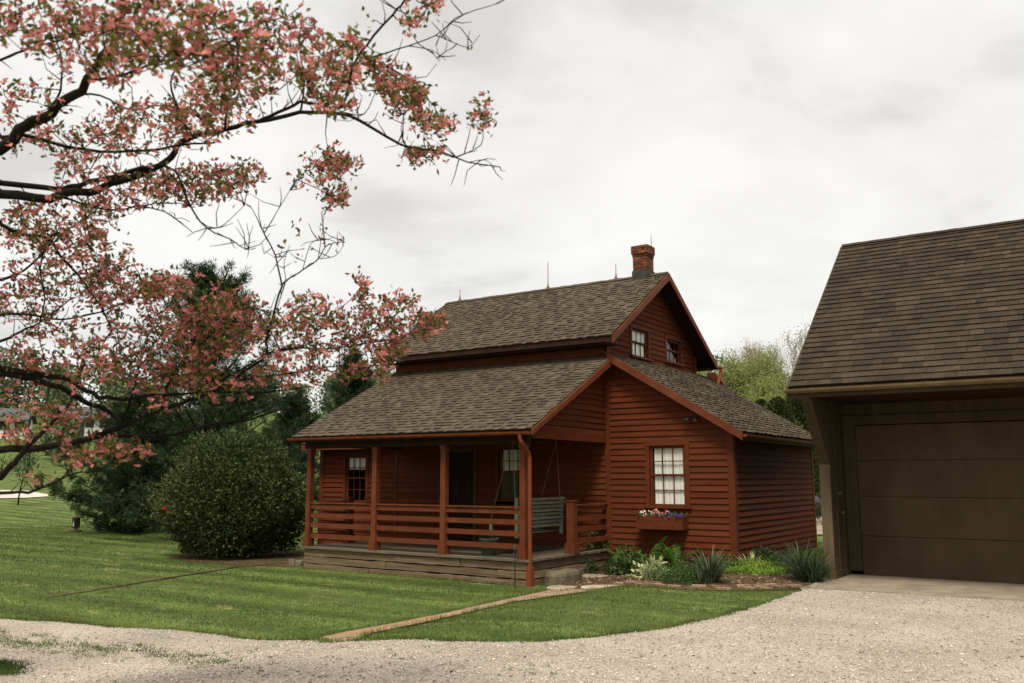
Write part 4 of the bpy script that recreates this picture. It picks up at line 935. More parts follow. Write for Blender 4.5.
# far houses on the hillside
def far_house(px, pyb, w_, dp, hh, rh, label, rz=.2, door=True):
    d = ray(px, 477); d = d/np.hypot(d[0], d[1]); D = 60.
    for D in np.arange(60, 230, .5):
        x, y = d[0]*D, d[1]*D; z = hz1(x, y); v = M3.T@(np.array([x, y, z])-CAM)
        if CY-F*v[1]/-v[2] <= pyb: break
    o = empty('white_house', (x, y, z), label, 'house', None, rz+math.atan2(d[1], d[0])-math.pi/2)
    def lk(mb, nm, m, par=o): ob = link(nm, mb.mesh(nm), m, par, True); return ob
    b = MB(); b.box(-w_/2, w_/2, -dp/2, dp/2, -.8, hh); b.prism([(-w_/2, -dp/2, hh), (-w_/2, dp/2, hh), (-w_/2, 0, hh+rh)], (w_, 0, 0)); lk(b, 'wall', M['housewhite'])
    b = MB()
    for s in (-1, 1): b.hexa([(-w_/2-.5, 0, hh+rh+.05), (w_/2+.5, 0, hh+rh+.05), (w_/2+.5, s*(dp/2+.6), hh-.2), (-w_/2-.5, s*(dp/2+.6), hh-.2), (-w_/2-.5, 0, hh+rh+.3), (w_/2+.5, 0, hh+rh+.3), (w_/2+.5, s*(dp/2+.6), hh+.02), (-w_/2-.5, s*(dp/2+.6), hh+.02)])
    lk(b, 'roof', M['greyroof'])
    for xx in (-w_*.32, w_*.05, w_*.36): b = MB(); b.box(xx-.6, xx+.6, -dp/2-.05, -dp/2, .9, 2.1); lk(b, 'window', M['flash'])
    b = MB(); b.box(-w_*.15-.6, -w_*.15+.6, -dp/2-.06, -dp/2, -.3, 2.1); lk(b, 'door', M['flash']); return o
far_house(80, 434, 6.6, 5, 2.3, 1.7, 'white hillside house with grey gable roof, seen through the blossom')
far_house(2, 437, 6, 5, 2.3, 1.6, 'white hillside house at the far left edge of the picture', rz=-.2)
# far woods on the hill: one mass
parts = []; tw = MB(); g2 = np.random.default_rng(77)
for k in range(210):
    az = R(g2.uniform(98, 165)) if k < 160 else R(g2.uniform(60, 104)); D = g2.uniform(150, 250)
    if k < 26: D = g2.uniform(105, 140)
    x, y = math.cos(az)*D, math.sin(az)*D; z = hz1(x, y); hh = g2.uniform(7, 12)*(.6 if k < 26 else 1); n = 620
    t = g2.random(n); a = g2.uniform(0, 6.283, n); rr = hh*.32*np.sqrt(np.clip(1-(1.7*t-.75)**2, .02, 1))*np.sqrt(g2.random(n)); P = np.column_stack([x+rr*np.cos(a), y+rr*np.sin(a), z+.15*hh+t*hh*.85])
    parts.append(leaf_geo(P, g2.normal(size=(n, 3)), .7, .45, np.clip(g2.random(n)*.6+g2.random()*.5, 0, 1))); tw.tube([(x, y, z-.2), (x, y, z+hh*.8)], [.16, .04], 4, cap=False)
    hp = (x-CAM[0], y-CAM[1])
V, Fq, S = join_geo(parts); wo = link('hillside_woods', np_mesh('hillside_woods', V, Fq, S), M['far']); tag(wo, 'distant grey-green spring woods covering the hillside', 'woods', kind='stuff')
tag(tw.build('wood_trunks', M['paletwig'], wo), kind='stuff')

# ------------------------------------------------------------------ bed plants
def strap_clump(px, pyb, n, ln, wd, m, label, name, spread=.5, seed=0, droop=.8, cat='plant', c=None):
    c = gpt(px, pyb) if c is None else np.array(c); g2 = np.random.default_rng(seed); b = MB(); o = empty(name, tuple(c), label, cat)
    for k in range(n):
        a = g2.uniform(0, 6.283); tilt = abs(g2.normal(0, spread)); L_ = ln*g2.uniform(.6, 1.1); p = Vector(c)+Vector((math.cos(a), math.sin(a), 0))*g2.uniform(0, .12); d = Vector((math.cos(a)*math.sin(tilt), math.sin(a)*math.sin(tilt), math.cos(tilt)))
        sd_ = d.cross(Vector((math.cos(a+g2.normal(0, .5)), math.sin(a), .2))).normalized(); ns = 6; prev = None; sh = float(g2.random())
        for i in range(ns+1):
            f = i/ns; w_ = wd*(1-f**2.2)*.5+.0008
            cur = (p-sd_*w_, p+sd_*w_)
            if prev: b.face([prev[0], prev[1], cur[1], cur[0]], sh)
            prev = cur; d = (d-ZP*droop*f*.22+Vector((math.cos(a), math.sin(a), 0))*.06).normalized(); p = p+d*L_/ns
    b.build('leaves', m, o); return o
strap_clump(711, 583, 190, .60, .020, M['iris'], 'big grey-green strap-leaved clump in front of the wing corner', 'strap_leaf_plant', .62, 1, droop=1.5)
strap_clump(700, 584, 60, .38, .02, M['iris'], 'low arching strap-leaved tuft left of the big strap-leaved clump', 'strap_leaf_plant', .6, 2)
cc = gpt(806, 584)
for k, (px, py, n, ln, lb) in enumerate([(803, 580, 150, .66, 'big spiky strap-leaved clump nearest the garage post'), (815, 583, 110, .60, 'dark upright strap-leaved clump touching the garage post'), (790, 573, 70, .5, 'strap-leaved clump against the wing side wall')]):
    strap_clump(px, py, int(n*1.3), ln, .018, M['iris'] if k != 1 else M['dkleaf'], lb, 'strap_leaf_plant', .58, 10+k, droop=1.4)
strap_clump(750, 566, 45, .30, .03, M['hosta'], 'small striped spiky plant behind the lime ground cover', 'striped_plant', .6, 14)
strap_clump(836, 566, 6, .45, .012, M['green'], 'thin weed leaning from the garage post foot', 'weed', .8, 15, c=(GX0+.1, 14.50, .02))
def leafy(px, pyb, r, h, n, ls, m, label, name, seed, asp=.6):
    r *= 1.28; h *= 1.12; n = int(n*1.5)
    c = gpt(px, pyb); g2 = np.random.default_rng(seed); o = empty(name, tuple(c), label, 'plant'); D = unit(g2.normal(size=(n, 3))); D[:, 2] = abs(D[:, 2]); q = (.35+.65*g2.random(n)**.5)
    q = q*(1+.2*np.sin(np.arctan2(D[:, 1], D[:, 0])*3+seed)); P = c+D*q[:, None]*np.array([r, r, h]); V, Fq, S = leaf_geo(P, D+g2.normal(size=(n, 3))*.6+[0, 0, .2], ls*g2.uniform(.7, 1.3, n), ls*asp, g2.random(n)); link('foliage', np_mesh('foliage', V, Fq, S), m, o)
    b = MB()
    for k in range(12): v = P[g2.integers(0, n)]; b.tube([tuple(c), tuple((c+v)/2+[0, 0, .04]), tuple(v)], .004, 3, cap=False)
    b.build('stems', M['dkleaf'], o); return o
leafy(597, 571, .28, .62, 420, .085, M['green'], 'leafy dark green plant at the porch railing corner', 'leafy_plant', 1)
leafy(628, 575, .22, .42, 260, .09, M['green'], 'leafy green plant left of the cream hosta', 'leafy_plant', 2)
leafy(615, 575, .18, .30, 200, .06, M['dkleaf'], 'low dark leafy plant between the porch plant and hosta', 'leafy_plant', 8)
leafy(652, 578, .24, .24, 130, .12, M['hosta'], 'cream-edged hosta below the flower box', 'hosta', 3, .45)
leafy(677, 583, .30, .26, 1500, .035, M['green'], 'low mounded fine-leaved green plant beside the strap-leaved clump', 'mounded_plant', 4, .5)
leafy(766, 565, .22, .28, 500, .05, M['dkleaf'], 'small dark mound against the wing side wall', 'mounded_plant', 5)
leafy(668, 568, .18, .30, 160, .08, M['lime'], 'light green leafy plant behind the hosta', 'leafy_plant', 6)
leafy(585, 575, .20, .30, 240, .07, M['dkleaf'], 'dark low leafy plant in the corner beside the stone step', 'leafy_plant', 21)
leafy(640, 572, .20, .34, 240, .07, M['green'], 'mid green bushy plant just behind the cream hosta', 'leafy_plant', 22)
leafy(693, 578, .22, .30, 320, .05, M['dkleaf'], 'dark bushy plant directly left of the big strap-leaved clump', 'leafy_plant', 23)
leafy(728, 572, .18, .22, 260, .05, M['green'], 'small green plant at the foot of the wing corner board', 'leafy_plant', 24)
leafy(780, 568, .25, .22, 380, .05, M['green'], 'low green plant between the dark mound and the spiky clump', 'leafy_plant', 25)
# ferns
def fern(px, pyb, n, ln, label, seed, c=None):
    c = gpt(px, pyb) if c is None else np.array(c); r = random.Random(seed); o = empty('fern', tuple(c), label, 'fern', 'ferns under the flower box'); b = MB()
    for k in range(n):
        a = r.uniform(0, 6.28); tl = r.uniform(.15, .75); d = Vector((math.cos(a)*math.sin(tl), math.sin(a)*math.sin(tl), math.cos(tl))); p = Vector(c); L_ = ln*r.uniform(.7, 1.1); ns = 16; sd_ = d.cross(ZP).normalized() if tl > .01 else XP
        for i in range(ns):
            f = i/ns; q = p+d*L_/ns; w_ = .13*math.sin(min(1, f*1.6+.12)*math.pi*.5)*(1-f)**.6*ln/.6
            for s in (-1, 1):
                t = p+sd_*s*w_+d*w_*.35; b.face([p, p+d*L_/ns*.75, t+d*.006, t-d*.006], r.random())
            p = q; d = (d-ZP*.05+Vector((math.cos(a), math.sin(a), 0))*.035).normalized()
    b.build('fronds', M['fern'], o)
fern(690, 575, 11, .72, 'tall green fern under the right half of the flower box', 1, c=(-7.0, 15.75, -.06))
fern(664, 572, 9, .74, 'tall green fern under the left half of the flower box', 2, c=(-7.45, 15.75, -.08))
fern(632, 566, 7, .55, 'smaller fern by the porch end of the bed', 3, c=(-8.05, 15.7, -.12))
n = 900; mp_ = np.column_stack([rng.uniform(-8.6, -4, n), rng.uniform(13.2, 16.1, n)]); mp_ = mp_[inside(mp_, BED_POLY)]; n = len(mp_)
D_ = rng.normal(size=(n, 3)); D_[:, 2] *= .2; V, Fq, S = leaf_geo(np.column_stack([mp_, hz(mp_[:, 0], mp_[:, 1])+.02]), D_, rng.uniform(.03, .08, n), .03, rng.random(n), .3)
M['bark_chip'] = mat('bark_chip', (.06, .035, .02), (.30, .20, .12), 3, rough=.9, attr=.6); tag(link('bark_chips', np_mesh('bark_chips', V, Fq, S), M['bark_chip']), 'loose bark chips and dead leaves lying on the planting bed', 'bark chips', kind='stuff')
# lime ground cover
n = 9000; gp = np.column_stack([rng.uniform(-6.6, -4.35, n), rng.uniform(14.55, 16.9, n)])
cp = [gpt(*p)[:2] for p in [(700, 580), (735, 583), (770, 579), (795, 572), (800, 563), (770, 560), (738, 567), (705, 573)]]
gp = gp[inside(gp, np.array(cp))]; n = len(gp); P = np.column_stack([gp, hz(gp[:, 0], gp[:, 1])+rng.uniform(.0, .11, n)])
V, Fq, S = leaf_geo(P, rng.normal(size=(n, 3))*.7+[0, 0, .8], .045, .028, rng.random(n)); tag(link('ground_cover', np_mesh('ground_cover', V, Fq, S), M['lime']), 'bright lime ground cover along the foot of the wing side wall', 'ground cover', kind='stuff')

# ------------------------------------------------------------------ grass blades
HOUSE_BOX = [(-14.3, -8.5, 13.15, 21), (-17, -5.9, 16.1, 21.4), (-4.0, 3, 13.2, 20)]
def lawn_points(n, area, keep_fn):
    x0, x1, y0, y1 = area; P = np.column_stack([rng.uniform(x0, x1, n), rng.uniform(y0, y1, n)])
    d = np.hypot(P[:, 0], P[:, 1]); P = P[keep_fn(P, d)]
    m = ~inside(P, DRIVE_POLY) & ~inside(P, PATH_POLY) & ~inside(P, BED_POLY) & ~inside(P, TR_POLY)
    for a, b, c_, d_ in HOUSE_BOX: m &= ~((P[:, 0] > a) & (P[:, 0] < b) & (P[:, 1] > c_) & (P[:, 1] < d_))
    m &= ~((P[:, 0] > -8.62) & (P[:, 0] < -7.9) & (P[:, 1] > 13.5) & (P[:, 1] < 15))
    # inside the field of view (with a margin)
    v = np.column_stack([P, hz(P[:, 0], P[:, 1])])-CAM; c = v@M3; zf = -c[:, 2]; u = c[:, 0]/np.maximum(zf, .01); m &= (zf > 1) & (np.abs(u) < .68)
    return P[m]
def blades(P, h0, h1, wd, lean=.5):
    n = len(P); z = hz(P[:, 0], P[:, 1]); a = rng.uniform(0, 6.283, n); h = rng.uniform(h0, h1, n); ln_ = np.abs(rng.normal(0, lean, n)); S_ = np.column_stack([np.cos(a), np.sin(a), np.zeros(n)]); b = rng.uniform(0, 6.283, n)
    base = np.column_stack([P, z-.002]); tip = base+np.column_stack([np.cos(b)*h*ln_, np.sin(b)*h*ln_, h]); w_ = np.broadcast_to(wd, (n,))[:, None]/2
    V = np.stack([base-S_*w_, base+S_*w_, tip], 1).reshape(-1, 3); sh = np.clip(.5+.36*np.sin((P[:, 1]+.10*P[:, 0]+.15*np.sin(P[:, 0]*.5))*2*math.pi/1.15)+rng.normal(0, .2, n), 0, 1); return V, np.arange(3*n).reshape(n, 3), np.repeat(sh, 3)
P1 = lawn_points(900000, (-34, -3.5, 4, 24), lambda P, d: rng.random(len(P)) < np.clip(1.35-d/22, .22, 1))
P2 = lawn_points(60000, (-46, -20, 10, 40), lambda P, d: rng.random(len(P)) < .5)
d1 = np.hypot(P1[:, 0], P1[:, 1]); g1 = blades(P1, .012, .034, .0035+.00042*d1, .8); d2 = np.hypot(P2[:, 0], P2[:, 1]); g2_ = blades(P2, .02, .045, .005+.0007*d2)
# longer fringe along edges
E = []
for poly, nn, am in ((drive_edge, 260, .05),):
    for a, b_ in zip(poly[:-1], poly[1:]):
        if -17 < a[0] < -3.9:
            k = int(np.linalg.norm(b_-a)*420); t = rng.random((k, 1)); E.append(a+(b_-a)*t+rng.normal(0, .035, (k, 2)))
for poly in (pl, pr, bf):
    for a, b_ in zip(poly[:-1], poly[1:]):
        a, b_ = np.array(a[:2]), np.array(b_[:2]); k = int(np.linalg.norm(b_-a)*160); t = rng.random((k, 1)); E.append(a+(b_-a)*t+rng.normal(0, .03, (k, 2)))
for a, b_ in (((-14.2, 13.17), (-8.9, 13.17)),):
    a, b_ = np.array(a), np.array(b_); t = rng.random((900, 1)); E.append(a+(b_-a)*t+rng.normal(0, .03, (900, 2)))
E = np.concatenate(E); g3 = blades(E, .03, .085, .008, .6)
V, Fq, S = join_geo([g1, g2_, g3]); tag(link('grass', np_mesh('grass', V, Fq, S), M['grass']), 'short mown green lawn grass around the house', 'grass', kind='stuff')
# grass and weed tufts growing in the gravel between the wheel tracks, and the near verge
T = []
for k in range(210):
    u_ = random.random()**1.4; px = -5+235*u_+random.gauss(0, 4); py = 641+22*u_+random.gauss(0, 3.2+2.5*(1-u_)); c = gpt(px, py); nb = random.randint(8, 34)
    T.append(c[:2]+rng.normal(0, random.uniform(.02, .05), (nb, 2))*[2.0, 1])
for k in range(70):
    px = random.uniform(-10, 32)*random.random(); py = random.uniform(663, 676); c = gpt(px, py); T.append(c[:2]+rng.normal(0, .05, (40, 2)))
for k in range(26): c = gpt(random.uniform(230, 560), random.uniform(648, 676)); T.append(c[:2]+rng.normal(0, .02, (14, 2)))
T = np.concatenate(T); V, Fq, S = blades(T, .01, .04, .007, .9); V[:, 2] += .012
tag(link('gravel_weeds', np_mesh('gravel_weeds', V, Fq, S), M['grass']), 'low weeds and grass tufts down the middle of the gravel drive', 'weeds', kind='stuff')
# loose pebbles
n = 60000; a = rng.uniform(-.60, .62, n); dd = 5.6+rng.random(n)**1.3*9; fw = np.array([-M3[0, 2], -M3[1, 2]]); fw /= np.linalg.norm(fw); rt = np.array([M3[0, 0], M3[1, 0]])
P = fw*dd[:, None]+rt*(a*dd)[:, None]; P = P[inside(P, DRIVE_POLY)]; n = len(P); r_ = rng.gamma(3, .0016, n)+.003; z = hz(P[:, 0], P[:, 1])+.012
c = np.column_stack([P, z+r_*.35]); oc = np.array([[1, 0, 0], [0, 1, 0], [-1, 0, 0], [0, -1, 0], [0, 0, .8], [0, 0, -.8]], float); rot = rng.uniform(0, 6.28, n)
ox = oc[None, :, 0]*np.cos(rot)[:, None]-oc[None, :, 1]*np.sin(rot)[:, None]; oy = oc[None, :, 0]*np.sin(rot)[:, None]+oc[None, :, 1]*np.cos(rot)[:, None]
V = np.stack([c[:, None, 0]+ox*r_[:, None]*rng.uniform(.7, 1.3, (n, 6)), c[:, None, 1]+oy*r_[:, None]*rng.uniform(.7, 1.3, (n, 6)), c[:, None, 2]+oc[None, :, 2]*r_[:, None]*.8], -1).reshape(-1, 3)
ff = np.array([[0, 1, 4], [1, 2, 4], [2, 3, 4], [3, 0, 4], [1, 0, 5], [2, 1, 5], [3, 2, 5], [0, 3, 5]]); Fq = (ff[None]+np.arange(n)[:, None, None]*6).reshape(-1, 3)
tag(link('gravel_pebbles', np_mesh('gravel_pebbles', V, Fq, np.repeat(rng.random(n), 6)), M['pebble']), 'loose pale pebbles of the gravel drive', 'gravel', kind='stuff')

n = 420; px_r = rng.uniform(0, 1024, n); py_r = rng.uniform(600, 683, n); LP = np.array([gpt(a, b)+[0, 0, .02] for a, b in zip(px_r, py_r)]); LP = LP[inside(LP[:, :2], DRIVE_POLY)]; n = len(LP)
D_ = rng.normal(size=(n, 3)); D_[:, 2] *= .15; V, Fq, S = leaf_geo(LP, D_, rng.uniform(.015, .05, n), .014, rng.random(n), .2); M['litter'] = mat('dead_leaf', (.05, .03, .018), (.22, .13, .07), 3, rough=.9, attr=.5)
tag(link('leaf_litter', np_mesh('leaf_litter', V, Fq, S), M['litter']), 'small dead leaves and twig bits scattered on the gravel', 'leaf litter', kind='stuff')

# ------------------------------------------------------------------ pink dogwood in the foreground
TX, TY = -7.55, 2.55; TZ = hz1(TX, TY)
dog = empty('dogwood_tree', (TX, TY, TZ), 'pink flowering dogwood with dark spreading branches reaching in from the left', 'tree')
def w3(px, py, t): return CAM+ray(px, py)*t
PXM = 1/F
BR = []   # (px pts, t0, t1, r0 px, r1 px, trunk height or None)
def B(pts, t0, t1, r0, r1, root=None): BR.append((pts, t0, t1, r0*(.78 if r0 > 1.5 else .9), r1*.85, root))
B([(0,148),(25,125),(50,112),(75,95),(88,80),(110,45),(120,20),(128,-5),(140,-40)], 6.4, 5.0, 6.5, 3.0, 2.6)
B([(0,138),(25,136),(50,142),(100,152),(150,150),(180,145),(215,143)], 6.5, 5.8, 2.6, 1.0, 2.9)
B([(0,195),(50,196),(90,190),(125,180),(160,165),(175,152),(190,138),(225,130),(256,122),(300,113),(341,114),(368,125),(396,142),(411,147),(441,152),(468,162),(500,167)], 6.6, 5.4, 5.5, .6, 2.3)
B([(0,185),(60,188),(90,183),(130,172),(160,165)], 6.8, 6.2, 3.4, 2.2, 2.4)
B([(256,122),(280,112),(300,103),(330,103),(341,82),(356,60),(366,45),(393,15),(405,0),(420,-25)], 5.8, 5.0, 2.2, 1.1)
B([(357,62),(376,56),(408,46),(436,35),(463,15),(496,4)], 5.2, 5.0, 1.0, .4)
B([(408,46),(431,50),(446,60)], 5.1, 5.0, .6, .3); B([(436,35),(452,42),(468,47),(480,35)], 5.05, 5.0, .6, .3); B([(431,50),(440,62),(436,45)], 5.0, 5.0, .4, .3)
B([(376,57),(396,72),(416,82),(426,95)], 5.2, 5.1, .8, .4); B([(341,112),(364,114),(376,90)], 5.5, 5.3, .8, .4); B([(403,142),(403,128),(404,115)], 5.5, 5.5, .7, .4); B([(456,157),(481,145),(483,125),(486,108)], 5.4, 5.4, .7, .35); B([(470,162),(485,160),(495,168)], 5.4, 5.4, .5, .3)
B([(160,165),(175,170),(183,188),(190,207),(207,228),(230,239),(245,249),(256,248)], 6.1, 5.9, 1.8, .4); B([(207,228),(222,226),(244,206)], 6, 5.9, .7, .3)
B([(60,197),(95,207),(120,210),(140,206),(165,212),(180,222),(192,232)], 6.5, 6.2, 1.3, .4); B([(140,206),(165,203),(200,205)], 6.3, 6.1, .8, .3)
B([(0,225),(25,235),(48,237),(62,257),(82,280),(100,305),(112,330)], 7.0, 7.0, 2.3, .8, 2.0); B([(48,237),(75,225),(95,211)], 7, 6.8, 1.2, .5)
B([(0,280),(25,270),(50,245),(60,225)], 7.2, 7.0, 1.5, .6, 1.9); B([(0,315),(25,314),(62,320),(100,312),(130,300)], 7.2, 7.0, 1.5, .6, 1.7); B([(0,342),(20,332),(40,322),(70,300)], 7.3, 7.2, 1.5, .6, 1.6)
B([(0,369),(25,372),(62,378),(82,388),(100,397),(125,399),(150,395),(200,393),(256,393),(300,388)], 7.0, 6.6, 4.2, .8, 1.5)
B([(0,374),(37,380),(70,392),(85,402),(105,410),(117,419),(121,428)], 7.2, 6.9, 3.8, 2.2, 1.45)
B([(0,450),(37,447),(75,442),(100,435),(120,427),(140,417),(162,410),(190,400),(212,392),(230,382),(244,372),(262,360)], 7.0, 6.3, 4.4, 1.6, 1.1)
B([(262,360),(267,352),(267,338),(272,318),(282,285)], 6.3, 6.1, 1.6, 1.1); B([(282,285),(275,255),(264,234),(257,218),(251,207)], 6.1, 6.0, 1.0, .4); B([(264,234),(275,215),(290,190)], 6.0, 6.0, .7, .3)
B([(282,285),(288,279),(303,270),(318,259),(325,247),(335,243),(345,242)], 6.1, 6.0, 1.0, .4); B([(318,259),(322,235),(324,215)], 6.0, 6.0, .5, .25); B([(303,270),(310,245),(322,238)], 6.0, 6.0, .5, .25); B([(286,280),(284,262),(290,245)], 6.0, 6.0, .5, .25); B([(318,259),(335,256),(343,246)], 6.0, 6.0, .5, .25)
B([(262,356),(280,350),(301,348),(325,349),(345,347),(370,343),(395,338),(425,330),(438,325)], 6.3, 6.1, 1.4, .4)
B([(230,382),(270,376),(300,372),(320,368),(345,365),(370,350),(395,338)], 6.5, 6.2, 1.2, .4); B([(320,368),(340,375),(362,376)], 6.3, 6.3, .6, .3)
B([(301,348),(315,330),(335,312),(350,300),(362,285)], 6.2, 6.2, .8, .3); B([(345,347),(372,330),(400,312),(418,300)], 6.2, 6.1, .8, .3); B([(370,343),(372,322),(372,300)], 6.2, 6.2, .5, .3)
B([(92,434),(140,437),(175,434),(212,425),(250,419),(280,410),(310,408)], 7, 6.8, 2.6, .8)
B([(0,475),(15,462),(27,447),(47,427),(62,412),(70,402),(78,380),(84,350)], 6.6, 6.4, 3.8, 1.0, .95); B([(27,447),(30,420),(45,405),(50,385)], 6.5, 6.4, 1.3, .5)
B([(0,493),(29,492),(43,487),(59,481),(72,474),(98,471),(117,469)], 6.5, 6.2, 2.0, .5, .7); B([(59,481),(75,465),(92,458)], 6.3, 6.2, .7, .3)
B([(120,427),(132,395),(140,360),(150,330)], 6.9, 6.8, 1.4, .5); B([(162,410),(170,380),(190,350),(200,320)], 6.8, 6.6, 1.4, .5); B([(75,442),(90,455),(110,452),(130,462),(150,458)], 6.8, 6.7, 1.0, .4)
B([(50,112),(60,90),(62,60),(55,35)], 6.2, 5.6, 1.6, .6); B([(190,138),(175,100),(172,75),(195,50),(215,40)], 5.9, 4.8, 1.6, .6); B([(225,130),(230,90),(240,60),(262,30),(280,5)], 5.7, 4.7, 1.6, .5); B([(300,113),(305,80),(300,50),(315,25)], 5.6, 4.9, 1.2, .4)
B([(88,80),(120,75),(160,62),(205,55),(240,35)], 5.6, 4.6, 2.0, .6); B([(0,60),(25,50),(60,40),(105,25)], 6, 5.2, 1.6, .8, 3.4); B([(75,95),(100,95),(130,110),(165,105),(200,118)], 6.2, 5.6, 1.2, .5)
B([(82,280),(100,270),(120,285),(140,275)], 7, 6.9, .8, .4); B([(48,237),(40,270),(45,300),(38,330),(45,360)], 7, 7, 1.0, .5); B([(90,240),(85,205),(95,190)], 7, 6.6, .8, .4); B([(190,350),(215,335),(240,320),(255,330)], 6.6, 6.4, .8, .4)
B([(280,350),(270,330),(255,310),(235,300)], 6.3, 6.3, .8, .4)
tk = MB(); tk.tube([(TX-.02, TY, TZ-.2), (TX+.0, TY, TZ+.08), (TX+.03, TY-.02, TZ+.35), (TX-.02, TY+.02, TZ+.7), (TX+.02, TY+.04, TZ+1.1), (TX+.03, TY+.05, TZ+1.5), (TX-.05, TY+.06, TZ+1.75)], [.24, .17, .14, .13, .12, .10, .04], 12)
tk.build('trunk', M['bark'], dog, True)
bmesh_ = MB(); PXPTS = []; W3 = []; TT = []
def smooth_poly(P, R_, k=3):
    P = np.array(P); out = []; rr = []; n = len(P)
    for i in range(n-1):
        p0, p1, p2, p3 = P[max(i-1, 0)], P[i], P[i+1], P[min(i+2, n-1)]
        for s in range(k):
            t = s/k; out.append(.5*((2*p1)+(-p0+p2)*t+(2*p0-5*p1+4*p2-p3)*t*t+(-p0+3*p1-3*p2+p3)*t**3)); rr.append(R_[i]+(R_[i+1]-R_[i])*t)
    out.append(P[-1]); rr.append(R_[-1]); return out, rr
for bi, (pts, t0, t1, r0, r1, root) in enumerate(BR):
    n = len(pts); ph = random.uniform(0, 6.28); Q = []; RR = []
    for i, (x, y) in enumerate(pts):
        f = i/(n-1); t = t0+(t1-t0)*f+(.10*math.sin(f*5+ph)*min(f*3, 1) if root or n > 5 else 0); p = w3(x, y, t); Q.append(p); rp_ = (r0+(r1-r0)*f**.8)*PXM*t; RR.append(rp_); PXPTS.append((x, y)); W3.append(p); TT.append(t)
        if i < n-1:
            for s in (1/3, 2/3): x2, y2 = x+(pts[i+1][0]-x)*s, y+(pts[i+1][1]-y)*s; f2 = (i+s)/(n-1); t2 = t0+(t1-t0)*f2; PXPTS.append((x2, y2)); W3.append(w3(x2, y2, t2)); TT.append(t2)
    if root is not None:
        dx = np.array(pts[0], float)-np.array(pts[1], float); dx *= 60/max(abs(dx[0]), 1); e0 = w3(pts[0][0]+dx[0], pts[0][1]+dx[1]*.8, t0+.25); zr = root; base = np.array([TX+.03, TY+.05, TZ+min(max(zr*.5, .5), 1.5)]); Q = [base, e0]+Q; RR = [RR[0]*1.5, RR[0]*1.15]+RR
    Q, RR = smooth_poly(Q, RR); Q = [np.array(q)+rng.normal(0, min(RR[k]*.35, .012), 3) for k, q in enumerate(Q)]
    bmesh_.tube(Q, RR, 7, random.random(), cap=True)
SIDE = []
for k_ in range(9):      # the half of the crown that stands outside the picture
    az_ = R(150+k_*19); p_ = np.array([TX+.02, TY+.05, TZ+1.0+.12*(k_ % 4)]); d_ = np.array([math.cos(az_)*.75, math.sin(az_)*.75, .85-.08*(k_ % 5)]); pts_ = [p_]; L3_ = 2.6 if k_ < 6 else 1.8
    for q_ in range(7): d_ = d_/np.linalg.norm(d_)+np.array([0, 0, -.07])+rng.normal(0, .09, 3); p_ = p_+d_/np.linalg.norm(d_)*L3_/7; pts_.append(p_)
    bmesh_.tube(pts_, [.075*(1-q_/8.5)+.006 for q_ in range(8)], 7, .5); SIDE.append(pts_)
    for q_ in range(2, 8):
        for side_ in (-1, 1):
            d2_ = np.array([-d_[1]*side_, d_[0]*side_, .25])+d_*.6+rng.normal(0, .2, 3); e_ = [pts_[q_]]
            for m_2 in range(4): d2_ = d2_/np.linalg.norm(d2_)+rng.normal(0, .12, 3); e_.append(e_[-1]+d2_/np.linalg.norm(d2_)*.2)
            bmesh_.tube(e_, [.018, .014, .010, .007, .004], 5, .5); SIDE.append(e_)
bmesh_.build('branches', M['bark'], dog, True)
PXPTS = np.array(PXPTS, float); W3 = np.array(W3); TT = np.array(TT)
# blossom regions: cx, cy, rx, ry, clusters, depth override
REG = [(40,20,60,28,95,4.9),(150,30,60,34,150,4.5),(210,45,55,40,130,4.5),(235,85,45,30,75,4.9),(95,65,50,22,50,5.2),(295,50,40,34,85,4.8),(330,85,28,26,42,5.0),(352,48,10,12,14,5.0),(265,20,22,20,18,4.9),
 (392,78,18,12,22,None),(405,98,22,14,34,None),(375,64,10,6,8,None),(425,122,18,9,14,None),(447,124,9,7,8,None),(481,116,9,11,10,None),(425,154,22,5,16,None),(432,4,10,5,6,None),(413,22,9,5,7,None),
 (330,160,24,11,30,None),(335,198,16,10,14,None),(322,178,30,8,10,None),(30,100,36,20,34,None),(60,145,60,22,30,None),(150,130,62,26,70,None),(190,185,66,16,85,None),(100,175,40,14,16,None),(245,175,20,10,16,None),(210,110,50,24,45,None),
 (120,205,22,12,14,None),(60,225,60,30,62,None),(90,255,42,28,60,None),(25,250,28,50,40,None),(50,305,62,34,62,None),(105,290,28,24,34,None),(140,290,26,16,26,None),(165,285,22,14,26,None),
 (175,310,70,34,120,None),(150,350,60,34,90,None),(220,345,60,40,110,None),(255,320,34,22,40,None),(60,355,58,26,42,None),(20,370,24,24,18,None),(200,385,66,18,44,None),(110,375,44,18,30,None),
 (308,310,22,14,24,None),(320,335,30,18,34,None),(295,365,34,24,44,None),(340,318,18,9,14,None),(362,290,8,16,12,None),(372,318,16,10,12,None),(388,322,12,9,14,None),(402,306,20,9,16,None),(425,322,22,11,28,None),(435,322,10,8,8,None),(385,350,22,12,24,None),(375,368,14,10,16,None),(355,340,20,12,18,None),(345,372,12,7,8,None),(410,335,22,9,12,None),
 (85,450,30,12,30,None),(125,452,28,10,24,None),(45,420,36,16,18,None),(12,438,14,8,6,None),(150,400,22,10,12,None),(80,410,34,12,12,None),(40,478,8,3,3,None),(22,400,24,14,10,None)]
leafP = []; leafD = []; brP = []; brD = []; brS = []; twg = MB(); GP = np.concatenate([np.array(W3)]+[np.array(e_) for e_ in SIDE]); CL = []
for e_ in SIDE:
    for q_ in e_[2:]:
        for m_2 in range(5): CL.append((1., tuple(q_+rng.normal(0, .16, 3))))
